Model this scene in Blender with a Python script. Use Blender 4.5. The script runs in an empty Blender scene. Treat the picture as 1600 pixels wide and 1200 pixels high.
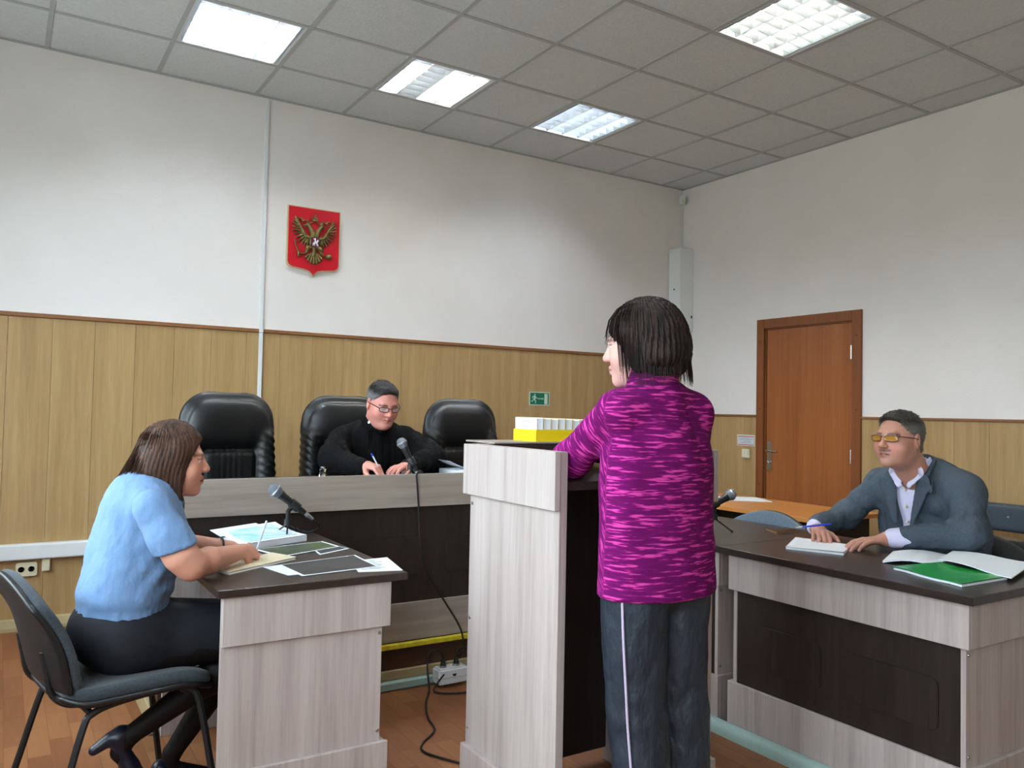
import bpy, bmesh, math, random
import numpy as np
from mathutils import Vector, Matrix
random.seed(7); np.random.seed(7)
scn = bpy.context.scene
COL = scn.collection

# ------------------------------------------------------------------ camera, world, light, exposure
cd = bpy.data.cameras.new('camera'); cam = bpy.data.objects.new('camera', cd); COL.objects.link(cam)
cd.sensor_width = 36; cd.lens = 28.37; cd.clip_start = .05
_a = Vector((0.8448235, -0.53466427, 0.02018361)); _b = Vector((-0.03498199, -0.01755394, 0.99923377)); _c = Vector((0.53390029, 0.84488223, 0.03353361))
cam.matrix_world = Matrix(((_a.x, _b.x, -_c.x, -5.22667667), (_a.y, _b.y, -_c.y, -5.39882397), (_a.z, _b.z, -_c.z, 1.30062978), (0, 0, 0, 1)))
scn.camera = cam
scn.view_settings.view_transform = 'Standard'; scn.view_settings.look = 'None'
scn.view_settings.gamma = 1; scn.view_settings.use_curve_mapping = False
scn.view_settings.exposure = 0.85
SKY = 9.0
TUBE = 120.0
w = bpy.data.worlds.new('overcast'); scn.world = w; w.use_nodes = True
nt = w.node_tree; nt.nodes.clear()
tc = nt.nodes.new('ShaderNodeTexCoord'); sx = nt.nodes.new('ShaderNodeSeparateXYZ'); rp = nt.nodes.new('ShaderNodeValToRGB')
bg = nt.nodes.new('ShaderNodeBackground'); ow = nt.nodes.new('ShaderNodeOutputWorld')
nt.links.new(tc.outputs['Generated'], sx.inputs[0]); nt.links.new(sx.outputs['Z'], rp.inputs[0])
rp.color_ramp.elements[0].position = 0.0; rp.color_ramp.elements[0].color = (.22, .24, .22, 1)
rp.color_ramp.elements[1].position = .06; rp.color_ramp.elements[1].color = (.80, .91, 1.0, 1)
bg.inputs['Strength'].default_value = SKY
nt.links.new(rp.outputs[0], bg.inputs[0]); nt.links.new(bg.outputs[0], ow.inputs[0])
WINS = [(-2.75, -1.05), (-5.05, -3.35), (-7.2, -5.6)]     # window openings in the left wall
XL, YF, H = -6.1, -7.6, 3.36
for k, (y0, y1) in enumerate(WINS):                        # portals: guide the sky's own light through the openings
    ld = bpy.data.lights.new('sky_portal', 'AREA'); ld.shape = 'RECTANGLE'; ld.size = 1.95; ld.size_y = y1 - y0
    ld.cycles.is_portal = True
    lo = bpy.data.objects.new('sky_portal', ld); COL.objects.link(lo)
    lo.location = (XL - .13, (y0 + y1) / 2, 1.9); lo.rotation_euler = (0, -math.pi / 2, 0)

# ------------------------------------------------------------------ materials
def lin(c):
    return tuple((v / 255 / 12.92 if v <= 10 else ((v / 255 + .055) / 1.055) ** 2.4) for v in c) + (1,)
MATS = {}
def mat(name, rgb, rough=.5, metal=0, bump=None, var=None, spec=None, emit=None, sheen=0, coat=0, alpha=None, trans=0, attr=False, randomv=0):
    """rgb in sRGB 0-255. bump=(scale,strength,dist) ; var=(scale, rgb2)"""
    m = bpy.data.materials.new(name); m.use_nodes = True; n = m.node_tree; b = n.nodes['Principled BSDF']
    b.inputs['Base Color'].default_value = lin(rgb); b.inputs['Roughness'].default_value = rough; b.inputs['Metallic'].default_value = metal
    if spec is not None: b.inputs['Specular IOR Level'].default_value = spec
    if sheen: b.inputs['Sheen Weight'].default_value = sheen
    if coat: b.inputs['Coat Weight'].default_value = coat
    if trans: b.inputs['Transmission Weight'].default_value = trans
    if alpha is not None: b.inputs['Alpha'].default_value = alpha
    if emit: b.inputs['Emission Color'].default_value = lin(rgb); b.inputs['Emission Strength'].default_value = emit
    tcn = n.nodes.new('ShaderNodeTexCoord')
    if var:
        sc, rgb2 = var
        mp = n.nodes.new('ShaderNodeMapping'); mp.inputs['Scale'].default_value = sc if isinstance(sc, tuple) else (sc,) * 3
        no = n.nodes.new('ShaderNodeTexNoise'); no.inputs['Scale'].default_value = 1; no.inputs['Detail'].default_value = 5
        cr = n.nodes.new('ShaderNodeValToRGB'); cr.color_ramp.elements[0].position = .35; cr.color_ramp.elements[1].position = .65
        cr.color_ramp.elements[0].color = lin(rgb); cr.color_ramp.elements[1].color = lin(rgb2)
        n.links.new(tcn.outputs['Object'], mp.inputs[0]); n.links.new(mp.outputs[0], no.inputs[0]); n.links.new(no.outputs[0], cr.inputs[0])
        n.links.new(cr.outputs[0], b.inputs['Base Color'])
        if randomv:
            no.noise_dimensions = '4D'; oi = n.nodes.new('ShaderNodeObjectInfo'); mu = n.nodes.new('ShaderNodeMath'); mu.operation = 'MULTIPLY'; mu.inputs[1].default_value = 40
            n.links.new(oi.outputs['Random'], mu.inputs[0]); n.links.new(mu.outputs[0], no.inputs['W'])
    if attr:
        at = n.nodes.new('ShaderNodeAttribute'); at.attribute_name = 'tint'; n.links.new(at.outputs['Color'], b.inputs['Base Color'])
    if bump:
        no2 = n.nodes.new('ShaderNodeTexNoise'); no2.inputs['Detail'].default_value = 6
        mp2 = n.nodes.new('ShaderNodeMapping'); s = bump[0]; mp2.inputs['Scale'].default_value = s if isinstance(s, tuple) else (s,) * 3
        no2.inputs['Scale'].default_value = 1
        bp = n.nodes.new('ShaderNodeBump'); bp.inputs['Strength'].default_value = bump[1]; bp.inputs['Distance'].default_value = bump[2]
        n.links.new(tcn.outputs['Object'], mp2.inputs[0]); n.links.new(mp2.outputs[0], no2.inputs[0])
        n.links.new(no2.outputs[0], bp.inputs['Height']); n.links.new(bp.outputs[0], b.inputs['Normal'])
    return m
def wood(name, cols, axis='z', scale=14, stretch=.05, rough=.45, warp=.6, randomv=0, bump=.05, pos=(.3, .5, .7), spec=.4):
    m = bpy.data.materials.new(name); m.use_nodes = True; n = m.node_tree; b = n.nodes['Principled BSDF']
    b.inputs['Roughness'].default_value = rough; b.inputs['Specular IOR Level'].default_value = spec
    tcn = n.nodes.new('ShaderNodeTexCoord'); mp = n.nodes.new('ShaderNodeMapping')
    s = [scale] * 3; s['xyz'.index(axis)] = scale * stretch; mp.inputs['Scale'].default_value = s
    no = n.nodes.new('ShaderNodeTexNoise'); no.inputs['Scale'].default_value = 1; no.inputs['Detail'].default_value = 6; no.inputs['Roughness'].default_value = .6; no.inputs['Distortion'].default_value = warp
    no2 = n.nodes.new('ShaderNodeTexNoise'); no2.inputs['Scale'].default_value = 6; no2.inputs['Detail'].default_value = 3
    mx = n.nodes.new('ShaderNodeMix'); mx.inputs[0].default_value = .3
    cr = n.nodes.new('ShaderNodeValToRGB'); e = cr.color_ramp.elements
    e[0].position = pos[0]; e[0].color = lin(cols[0]); e[1].position = pos[2]; e[1].color = lin(cols[-1])
    if len(cols) > 2: k = e.new(pos[1]); k.color = lin(cols[1])
    n.links.new(tcn.outputs['Object'], mp.inputs[0]); n.links.new(mp.outputs[0], no.inputs[0]); n.links.new(mp.outputs[0], no2.inputs[0])
    n.links.new(no.outputs[0], mx.inputs[2]); n.links.new(no2.outputs[0], mx.inputs[3]); n.links.new(mx.outputs[0], cr.inputs[0]); n.links.new(cr.outputs[0], b.inputs['Base Color'])
    if randomv:
        for q in (no, no2):
            q.noise_dimensions = '4D'
        oi = n.nodes.new('ShaderNodeObjectInfo'); mu = n.nodes.new('ShaderNodeMath'); mu.operation = 'MULTIPLY'; mu.inputs[1].default_value = 30
        n.links.new(oi.outputs['Random'], mu.inputs[0]); n.links.new(mu.outputs[0], no.inputs['W']); n.links.new(mu.outputs[0], no2.inputs['W'])
    bp = n.nodes.new('ShaderNodeBump'); bp.inputs['Strength'].default_value = bump; bp.inputs['Distance'].default_value = .002
    n.links.new(no2.outputs[0], bp.inputs['Height']); n.links.new(bp.outputs[0], b.inputs['Normal'])
    return m
M = dict(
    wallpaper=mat('embossed_wallpaper', (236, 230, 227), .85, bump=(70, .22, .004), var=(2.0, (240, 235, 233))),
    ceiling_tile=mat('mineral_fibre_tile', (212, 216, 219), .9, bump=(90, .6, .004), var=(60, (221, 224, 226))),
    grid_bar=mat('grid_bar_grey', (182, 184, 186), .6),
    slab=mat('concrete_slab', (90, 90, 90), .9, bump=(20, .3, .01)),
    pvc=wood('oak_wall_panel', [(156, 124, 80), (174, 142, 97), (188, 157, 110)], 'z', 22, .045, .38, .5, 1, .04),
    pvc_trim=wood('brown_trim', [(128, 84, 50), (146, 98, 60)], 'x', 30, .05, .45),
    base=mat('tan_skirting', (176, 158, 118), .5, var=(8, (164, 146, 106))),
    teal=mat('teal_skirting', (158, 184, 178), .45, bump=(12, .2, .004)),
    ash_v=wood('ash_laminate_upright', [(150, 136, 131), (177, 163, 158), (193, 181, 177)], 'z', 17, .04, .42, .5, 1, .05),
    ash_h=wood('ash_laminate_lengthwise', [(138, 124, 114), (160, 146, 136), (174, 162, 152)], 'x', 17, .05, .42, .7, 1, .05),
    wenge=wood('wenge_laminate', [(34, 25, 23), (44, 34, 31), (54, 42, 38)], 'z', 40, .05, .38, .4, 1, .1),
    wenge_h=wood('wenge_laminate_lengthwise', [(38, 29, 26), (50, 39, 35), (60, 47, 42)], 'y', 40, .05, .33, .4, 1, .1),
    podium=wood('podium_boards', [(62, 38, 26), (80, 50, 34)], 'x', 20, .06, .5),
    yellow=mat('yellow_edge_tape', (226, 208, 40), .45, var=(40, (200, 182, 30))),
    door=wood('cherry_door_veneer', [(126, 72, 36), (150, 88, 46), (164, 102, 56)], 'z', 9, .03, .35, .3, 1, .02),
    casing=wood('cherry_casing', [(116, 66, 34), (136, 80, 42)], 'z', 20, .04, .4),
    orange=wood('beech_table_top', [(190, 122, 62), (206, 138, 74)], 'y', 14, .05, .35),
    white_plastic=mat('white_plastic', (228, 230, 232), .4, bump=(4, .05, .002)),
    cream_plastic=mat('cream_plastic', (222, 214, 186), .45, bump=(4, .05, .002)),
    dark_hole=mat('dark_hole', (30, 28, 26), .7),
    box_white=mat('powder_coated_steel', (236, 240, 242), .45, bump=(200, .1, .001)),
    black_metal=mat('black_enamel', (26, 26, 28), .4, bump=(150, .1, .001)),
    chrome=mat('brushed_chrome', (200, 200, 198), .25, 1),
    steel=mat('screw_steel', (170, 166, 158), .35, 1),
    leather=mat('black_leather', (9, 10, 13), .42, bump=(220, .3, .002), spec=.5),
    fabric_grey=mat('dark_grey_upholstery', (58, 66, 72), .95, bump=(400, .6, .002), var=(160, (46, 52, 58)), sheen=.15),
    fabric_blue=mat('blue_grey_upholstery', (92, 108, 122), .95, bump=(400, .6, .002), var=(160, (76, 90, 104)), sheen=.2),
    fabric_dark=mat('charcoal_upholstery', (40, 42, 42), .95, bump=(400, .6, .002), var=(160, (32, 34, 34))),
    vinyl=mat('dark_blue_vinyl', (52, 62, 74), .5, bump=(120, .2, .002)),
    black_plastic=mat('black_plastic', (22, 22, 24), .45, bump=(100, .1, .001)),
    rubber=mat('black_cable_rubber', (14, 13, 14), .55, bump=(60, .1, .001)),
    grille=mat('silver_mesh_grille', (120, 126, 136), .4, .7, bump=(900, .9, .003)),
    silver=mat('silver_ring', (186, 190, 196), .3, .9),
    paper=mat('white_paper', (236, 240, 246), .75, bump=(15, .15, .004)),
    paper_blue=mat('blue_tinted_print', (150, 214, 232), .6, var=((9, 30, 9), (232, 242, 248))),
    paper_cream=mat('manila_card', (216, 202, 172), .75, bump=(30, .2, .002)),
    photo_dark=mat('dark_photo_print', (44, 46, 48), .35, var=(9, (62, 66, 68))),
    photo_green=mat('green_photo_print', (48, 54, 52), .35, var=(9, (84, 104, 60))),
    ink=mat('grey_ink', (120, 120, 128), .7, var=(50, (100, 100, 110))),
    green_file=mat('green_plastic_file', (22, 158, 62), .25, bump=(14, .5, .006), var=(3, (14, 146, 54))),
    yellow_card=mat('yellow_card_box', (240, 208, 0), .5, bump=(30, .1, .001)),
    blue_pen=mat('blue_pen_plastic', (36, 60, 190), .3),
    clear_pen=mat('clear_pen_plastic', (206, 208, 222), .3),
    phone_glass=mat('phone_black_glass', (24, 22, 24), .12),
    phone_gold=mat('phone_gold_rim', (200, 168, 130), .3, .7),
    red=mat('red_enamel', (186, 16, 34), .3, bump=(20, .05, .002)),
    gold=mat('antique_gold', (128, 112, 66), .42, .55, bump=(120, .4, .003), var=(60, (96, 84, 48))),
    pale_gold=mat('pale_gold_edge', (214, 190, 150), .4, .3),
    purple=mat('maroon_enamel', (96, 20, 50), .4), white_enamel=mat('white_enamel', (225, 228, 240), .4),
    sign_green=mat('sign_green', (8, 108, 82), .5), sign_white=mat('sign_white', (196, 216, 200), .5),
    sign_red=mat('sign_red', (206, 90, 96), .5), sign_paper=mat('sign_paper', (214, 212, 200), .5), sign_face=mat('sign_face', (206, 214, 222), .5),
    lamp_white=mat('lamp_housing_white', (225, 228, 230), .5),
    alu=mat('louvre_aluminium', (226, 230, 234), .35, .35, bump=(8, .05, .002)),
    alu_dim=mat('dimmed_louvre', (205, 210, 214), .28, .88, bump=(8, .05, .002)),  # same louvres; weaker glow at their viewing angle put into darker metal
    glass_clear=mat('clear_glass', (235, 240, 240), .05, trans=1),
    amber=mat('amber_lens', (190, 130, 40), .08, alpha=.62),
    lens=mat('spectacle_lens', (220, 225, 230), .04, alpha=.16),
    frame_metal=mat('spectacle_frame', (60, 50, 46), .3, .8),
    eye_white=mat('eye_white', (226, 220, 214), .2), iris=mat('brown_iris', (52, 36, 28), .15),
    skin=mat('skin', (206, 150, 128), .5, bump=(160, .15, .002), attr=True),
    hair_brown=mat('chestnut_hair', (86, 58, 42), .55, bump=((260, 260, 18), .5, .004), var=((60, 60, 6), (46, 30, 23)), spec=.25),
    hair_dark=mat('dark_brown_hair', (50, 34, 28), .6, bump=((260, 260, 18), .5, .004), var=((60, 60, 6), (24, 16, 15)), spec=.2),
    hair_grey=mat('greying_hair', (62, 58, 56), .6, bump=(240, .7, .004), attr=True),
    blue_shirt=mat('pale_blue_uniform_cloth', (104, 136, 176), .8, bump=((24, 24, 14), .5, .018), sheen=.1),
    navy=mat('navy_skirt_cloth', (13, 15, 26), .85, bump=(9, .35, .02)),
    tights=mat('black_tights', (26, 18, 17), .6, bump=(90, .1, .001), spec=.2),
    shoe=mat('navy_leather', (24, 26, 44), .35),
    scarf=mat('dark_green_cloth', (26, 62, 54), .7, bump=(40, .4, .004)),
    gown=mat('black_gown_cloth', (10, 10, 12), .85, bump=((34, 34, 9), .8, .018), spec=.12),
    suit=mat('blue_grey_suit_cloth', (70, 82, 94), .85, bump=((24, 24, 13), .7, .018), var=(220, (60, 71, 82))),
    lavender=mat('lavender_shirt_cloth', (214, 208, 236), .75, bump=(14, .25, .01)),
    nylon=mat('blue_black_nylon', (36, 44, 55), .48, bump=((22, 22, 10), .6, .025)),
    piping=mat('pale_piping', (196, 180, 206), .6, bump=(60, .1, .001)),
    brown_box=mat('brown_cardboard', (120, 100, 78), .8, bump=(20, .2, .003)),
    fur=mat('white_fur', (220, 210, 196), .95, bump=(120, 1.0, .01)),
    black_cloth=mat('black_cloth', (18, 18, 20), .9, bump=(30, .6, .01)),
    frame_pvc=mat('white_window_frame', (235, 236, 238), .35, bump=(10, .05, .001)),
)
def tube_mat(name, rgb, s):
    return mat(name, rgb, .5, emit=s)
M['tube'] = tube_mat('fluorescent_tube', (236, 246, 255), TUBE)
M['tube_warm'] = tube_mat('warm_fluorescent_tube', (255, 250, 236), TUBE)
M['tube_off'] = mat('dead_tube', (190, 190, 186), .4)
# window pane: mostly clear with a surface sheen
gm = bpy.data.materials.new('window_glass'); gm.use_nodes = True; n = gm.node_tree; n.nodes.clear()
o_ = n.nodes.new('ShaderNodeOutputMaterial'); mxs = n.nodes.new('ShaderNodeMixShader'); tr = n.nodes.new('ShaderNodeBsdfTransparent'); gl = n.nodes.new('ShaderNodeBsdfGlossy')
gl.inputs['Roughness'].default_value = .03; tr.inputs[0].default_value = (.92, .95, .95, 1); mxs.inputs[0].default_value = .06
n.links.new(tr.outputs[0], mxs.inputs[1]); n.links.new(gl.outputs[0], mxs.inputs[2]); n.links.new(mxs.outputs[0], o_.inputs[0]); M['pane'] = gm
# linoleum printed with parquet blocks
def floor_mat():
    m = bpy.data.materials.new('parquet_print_linoleum'); m.use_nodes = True; n = m.node_tree; b = n.nodes['Principled BSDF']
    tcn = n.nodes.new('ShaderNodeTexCoord'); br = n.nodes.new('ShaderNodeTexBrick'); mp = n.nodes.new('ShaderNodeMapping')
    mp.inputs['Rotation'].default_value = (0, 0, math.pi / 2)
    br.inputs['Scale'].default_value = 1; br.inputs['Brick Width'].default_value = .30; br.inputs['Row Height'].default_value = .075; br.inputs['Mortar Size'].default_value = .0012
    br.inputs['Color1'].default_value = lin((124, 76, 46)); br.inputs['Color2'].default_value = lin((148, 98, 62)); br.inputs['Mortar'].default_value = lin((112, 70, 44))
    br.inputs['Bias'].default_value = 0
    no = n.nodes.new('ShaderNodeTexNoise'); mp2 = n.nodes.new('ShaderNodeMapping'); mp2.inputs['Scale'].default_value = (60, 5, 5); no.inputs['Scale'].default_value = 1; no.inputs['Detail'].default_value = 5
    mx = n.nodes.new('ShaderNodeMix'); mx.data_type = 'RGBA'; mx.blend_type = 'MULTIPLY'; mx.inputs[0].default_value = .55
    cr = n.nodes.new('ShaderNodeValToRGB'); cr.color_ramp.elements[0].color = (.6, .6, .6, 1); cr.color_ramp.elements[1].color = (1.2, 1.2, 1.2, 1)
    n.links.new(tcn.outputs['Object'], mp.inputs[0]); n.links.new(mp.outputs[0], br.inputs[0]); n.links.new(tcn.outputs['Object'], mp2.inputs[0]); n.links.new(mp2.outputs[0], no.inputs[0])
    n.links.new(no.outputs[0], cr.inputs[0]); n.links.new(br.outputs[0], mx.inputs[6]); n.links.new(cr.outputs[0], mx.inputs[7]); n.links.new(mx.outputs[2], b.inputs['Base Color'])
    b.inputs['Roughness'].default_value = .5; b.inputs['Specular IOR Level'].default_value = .3
    return m
M['floor'] = floor_mat()
# fleece with pink dashes
def fleece_mat():
    m = bpy.data.materials.new('magenta_dashed_fleece'); m.use_nodes = True; n = m.node_tree; b = n.nodes['Principled BSDF']
    tcn = n.nodes.new('ShaderNodeTexCoord'); mp = n.nodes.new('ShaderNodeMapping'); mp.inputs['Scale'].default_value = (15, 15, 150)
    no = n.nodes.new('ShaderNodeTexNoise'); no.inputs['Scale'].default_value = 1; no.inputs['Detail'].default_value = 2.5; no.inputs['Roughness'].default_value = .55
    cr = n.nodes.new('ShaderNodeValToRGB'); e = cr.color_ramp.elements
    e[0].position = .555; e[0].color = lin((112, 16, 94)); e[1].position = .575; e[1].color = lin((168, 34, 126)); q = e.new(.64); q.color = lin((204, 66, 152)); q2 = e.new(.42); q2.color = lin((98, 12, 82))
    mp3 = n.nodes.new('ShaderNodeAttribute'); mp3.attribute_name = 'pat'
    n.links.new(mp3.outputs['Vector'], mp.inputs[0]); n.links.new(mp.outputs[0], no.inputs[0]); n.links.new(no.outputs[0], cr.inputs[0]); n.links.new(cr.outputs[0], b.inputs['Base Color'])
    b.inputs['Roughness'].default_value = .95; b.inputs['Specular IOR Level'].default_value = .15
    no2 = n.nodes.new('ShaderNodeTexNoise'); no2.inputs['Scale'].default_value = 9; bp = n.nodes.new('ShaderNodeBump'); bp.inputs['Strength'].default_value = .3; bp.inputs['Distance'].default_value = .02
    n.links.new(tcn.outputs['Object'], no2.inputs[0]); n.links.new(no2.outputs[0], bp.inputs['Height']); n.links.new(bp.outputs[0], b.inputs['Normal'])
    return m
M['fleece'] = fleece_mat()

# ------------------------------------------------------------------ object helpers
def link(name, me, m, parent=None):
    o = bpy.data.objects.new(name, me); COL.objects.link(o)
    for x in (m if isinstance(m, (list, tuple)) else [m]): me.materials.append(x)
    if parent is not None: o.parent = parent
    return o
def origin(o):
    v = Vector((0, 0, 0))
    while o is not None: v = v + o.location; o = o.parent
    return v
def obj(name, bm, m, parent=None, smooth=False, at=None, bevel=0):
    """bm is in world coordinates; the object's origin is its parent's (or `at`)."""
    if bevel:
        bmesh.ops.bevel(bm, geom=[e for e in bm.edges], offset=bevel, segments=2, affect='EDGES', clamp_overlap=True)
    off = origin(parent) if parent is not None else Vector(at or (0, 0, 0))
    bmesh.ops.recalc_face_normals(bm, faces=bm.faces)
    bmesh.ops.translate(bm, verts=bm.verts, vec=-off)
    me = bpy.data.meshes.new(name); bm.to_mesh(me); bm.free()
    if smooth:
        for p in me.polygons: p.use_smooth = True
        try: me.set_sharp_from_angle(angle=math.radians(40))
        except Exception: pass
    o = link(name, me, m, parent)
    if parent is None and at: o.location = at
    return o
def thing(name, label, cat, loc=(0, 0, 0), group=None):
    o = bpy.data.objects.new(name, None); COL.objects.link(o); o.location = loc; o.empty_display_size = .05
    o['label'] = label; o['category'] = cat
    if group: o['group'] = group
    return o
def tag(o, label, cat, group=None):
    o['label'] = label; o['category'] = cat
    if group: o['group'] = group
    return o
def struct(o, label=None):
    o['kind'] = 'structure'
    if label: o['label'] = label
    return o
def dup(o, parent=None, label=None, loc=None, rz=None):
    c = o.copy(); COL.objects.link(c)
    if parent is not None: c.parent = parent
    if label: c['label'] = label
    if loc is not None: c.location = loc
    if rz is not None: c.rotation_euler = (0, 0, rz)
    for ch in [k for k in o.children]: dup(ch, c)
    return c
def NB(): return bmesh.new()
def box(bm, x0, x1, y0, y1, z0, z1, bev=0, R=None, seg=1):
    g = bmesh.ops.create_cube(bm, size=1)['verts']
    bmesh.ops.scale(bm, vec=(x1 - x0, y1 - y0, z1 - z0), verts=g)
    if bev:
        es = list({e for v in g for e in v.link_edges}); r = bmesh.ops.bevel(bm, geom=es, offset=bev, segments=seg, affect='EDGES', clamp_overlap=True)
        g = list({v for f in r['faces'] for v in f.verts} | {v for v in g if v.is_valid})
    if R is not None: bmesh.ops.transform(bm, matrix=R.to_4x4(), verts=g)
    bmesh.ops.translate(bm, vec=((x0 + x1) / 2, (y0 + y1) / 2, (z0 + z1) / 2), verts=g)
    return g
def ring_frame(t, up=None):
    t = Vector(t).normalized(); u = Vector(up) if up else (Vector((0, 0, 1)) if abs(t.z) < .9 else Vector((1, 0, 0)))
    s = t.cross(u).normalized(); return s, s.cross(t).normalized()
def tube(bm, pts, r, n=8, caps=True):
    pts = [Vector(p) for p in pts]; rs = r if isinstance(r, (list, tuple)) else [r] * len(pts); rings = []; s = None
    for i, p in enumerate(pts):
        t = (pts[min(i + 1, len(pts) - 1)] - pts[max(i - 1, 0)]).normalized()
        if s is None: s, u = ring_frame(t)
        else: s = (s - t * s.dot(t)).normalized(); 
        u = t.cross(s).normalized()
        rings.append([bm.verts.new(p + (s * math.cos(2 * math.pi * k / n) + u * math.sin(2 * math.pi * k / n)) * rs[i]) for k in range(n)])
    for a, b in zip(rings, rings[1:]):
        for k in range(n): bm.faces.new((a[k], a[(k + 1) % n], b[(k + 1) % n], b[k]))
    if caps:
        bm.faces.new(rings[0][::-1]); bm.faces.new(rings[-1])
def cyl(bm, a, b, r0, r1=None, n=16): tube(bm, [a, b], [r0, r0 if r1 is None else r1], n)
def spline(pts, k=8):
    pts = [Vector(p) for p in pts]; P = [2 * pts[0] - pts[1]] + pts + [2 * pts[-1] - pts[-2]]; out = []
    for i in range(1, len(P) - 2):
        for j in range(k):
            t = j / k; a, b, c, d = P[i - 1:i + 3]
            out.append(.5 * ((2 * b) + (c - a) * t + (2 * a - 5 * b + 4 * c - d) * t * t + (3 * b - a - 3 * c + d) * t ** 3))
    return out + [pts[-1]]
def prism(bm, poly, f0, f1):
    """poly: list of 2D points; f0/f1 map (u,v) to the 3D front / back points"""
    a = [bm.verts.new(f0(*p)) for p in poly]; b = [bm.verts.new(f1(*p)) for p in poly]; n = len(poly)
    bm.faces.new(a); bm.faces.new(b[::-1])
    for k in range(n): bm.faces.new((a[k], b[k], b[(k + 1) % n], a[(k + 1) % n]))
def lathe(bm, prof, c, axis=(0, 0, 1), n=24):
    """prof: list of (r, h)"""
    ax = Vector(axis).normalized(); s, u = ring_frame(ax); c = Vector(c); rings = []
    for r, h in prof:
        rings.append([bm.verts.new(c + ax * h + (s * math.cos(2 * math.pi * k / n) + u * math.sin(2 * math.pi * k / n)) * max(r, 1e-4)) for k in range(n)])
    for a, b in zip(rings, rings[1:]):
        for k in range(n): bm.faces.new((a[k], a[(k + 1) % n], b[(k + 1) % n], b[k]))
    bm.faces.new(rings[0][::-1]); bm.faces.new(rings[-1])
def rrect(x0, x1, z0, z1, r, n=5):
    P = []
    for cx, cz, a0 in ((x1 - r, z1 - r, 0), (x0 + r, z1 - r, 90), (x0 + r, z0 + r, 180), (x1 - r, z0 + r, 270)):
        for k in range(n + 1):
            a = math.radians(a0 + 90 * k / n); P.append((cx + r * math.cos(a), cz + r * math.sin(a)))
    return P
# ------------------------------------------------------------------ implicit surfaces (people, upholstery, relief)
def S(a): return np.asarray(a, dtype=np.float32)
class P:
    """primitive: fn(points)->distance, bounds, blend radius, op"""
    def __init__(s, fn, lo, hi, k=.02, op='u'): s.fn, s.lo, s.hi, s.k, s.op = fn, S(lo), S(hi), k, op
def rc(a, b, ra, rb=None, k=.02, flat=None, op='u'):
    a, b = S(a), S(b); rb = ra if rb is None else rb; ab = b - a; L = float(ab @ ab) + 1e-12
    def fn(p):
        v = p - a; t = np.clip((v @ ab) / L, 0, 1); v = v - t[..., None] * ab
        r = ra + (rb - ra) * t
        if flat is None: return np.sqrt((v * v).sum(-1)) - r
        n_, s_ = S(flat[0]) / np.linalg.norm(flat[0]), flat[1]
        d0 = np.sqrt((v * v).sum(-1)) + 1e-6; v2 = v + (v @ n_)[..., None] * n_ * (1 / s_ - 1)
        d1 = np.sqrt((v2 * v2).sum(-1)) + 1e-6
        return (d1 - r) * (d0 / d1)
    R = max(ra, rb) * (max(1, flat[1]) if flat else 1)
    return P(fn, np.minimum(a, b) - R, np.maximum(a, b) + R, k, op)
def el(c, r, R=None, k=.02, op='u'):
    c = S(c); r = S(r); Rm = S(R) if R is not None else None
    def fn(p):
        v = p - c
        if Rm is not None: v = v @ Rm
        k0 = np.sqrt(((v / r) ** 2).sum(-1)) + 1e-6; k1 = np.sqrt(((v / (r * r)) ** 2).sum(-1)) + 1e-6
        return k0 * (k0 - 1) / k1
    m = float(r.max()) if R is not None else r
    return P(fn, c - m, c + m, k, op)
def bx(c, h, r=.01, R=None, k=.01, op='u'):
    c = S(c); h = S(h); Rm = S(R) if R is not None else None
    def fn(p):
        v = p - c
        if Rm is not None: v = v @ Rm
        q = np.abs(v) - (h - r)
        return np.sqrt((np.maximum(q, 0) ** 2).sum(-1)) + np.minimum(q.max(-1), 0) - r
    m = float(np.linalg.norm(h)) if R is not None else h
    return P(fn, c - m, c + m, k, op)
def chain(pts, rs, k=.02, flat=None):
    return [rc(pts[i], pts[i + 1], rs[i], rs[i + 1], k, flat) for i in range(len(pts) - 1)]
class Fr:
    """local frame -> world for primitives"""
    def __init__(s, o, R): s.o, s.R = S(o), S(R)
    def p(s, q): return s.R @ S(q) + s.o
    def rc(s, a, b, ra, rb=None, k=.02, flat=None, op='u'): return rc(s.p(a), s.p(b), ra, rb, k, (s.R @ S(flat[0]), flat[1]) if flat else None, op)
    def el(s, c, r, R=None, k=.02, op='u'): return el(s.p(c), r, s.R @ S(R) if R is not None else s.R, k, op)
    def chain(s, pts, rs, k=.02, flat=None): return [s.rc(pts[i], pts[i + 1], rs[i], rs[i + 1], k, flat) for i in range(len(pts) - 1)]
def rotm(ax, deg): return np.array(Matrix.Rotation(math.radians(deg), 3, ax), dtype=np.float32)
def frame_R(yaw, pitch=0, roll=0):
    """local +Y is 'forward', +X the person's right-hand side seen from the front reversed, +Z up; yaw about Z, pitch about X"""
    return rotm('Z', yaw) @ rotm('X', pitch) @ rotm('Y', roll)
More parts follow.
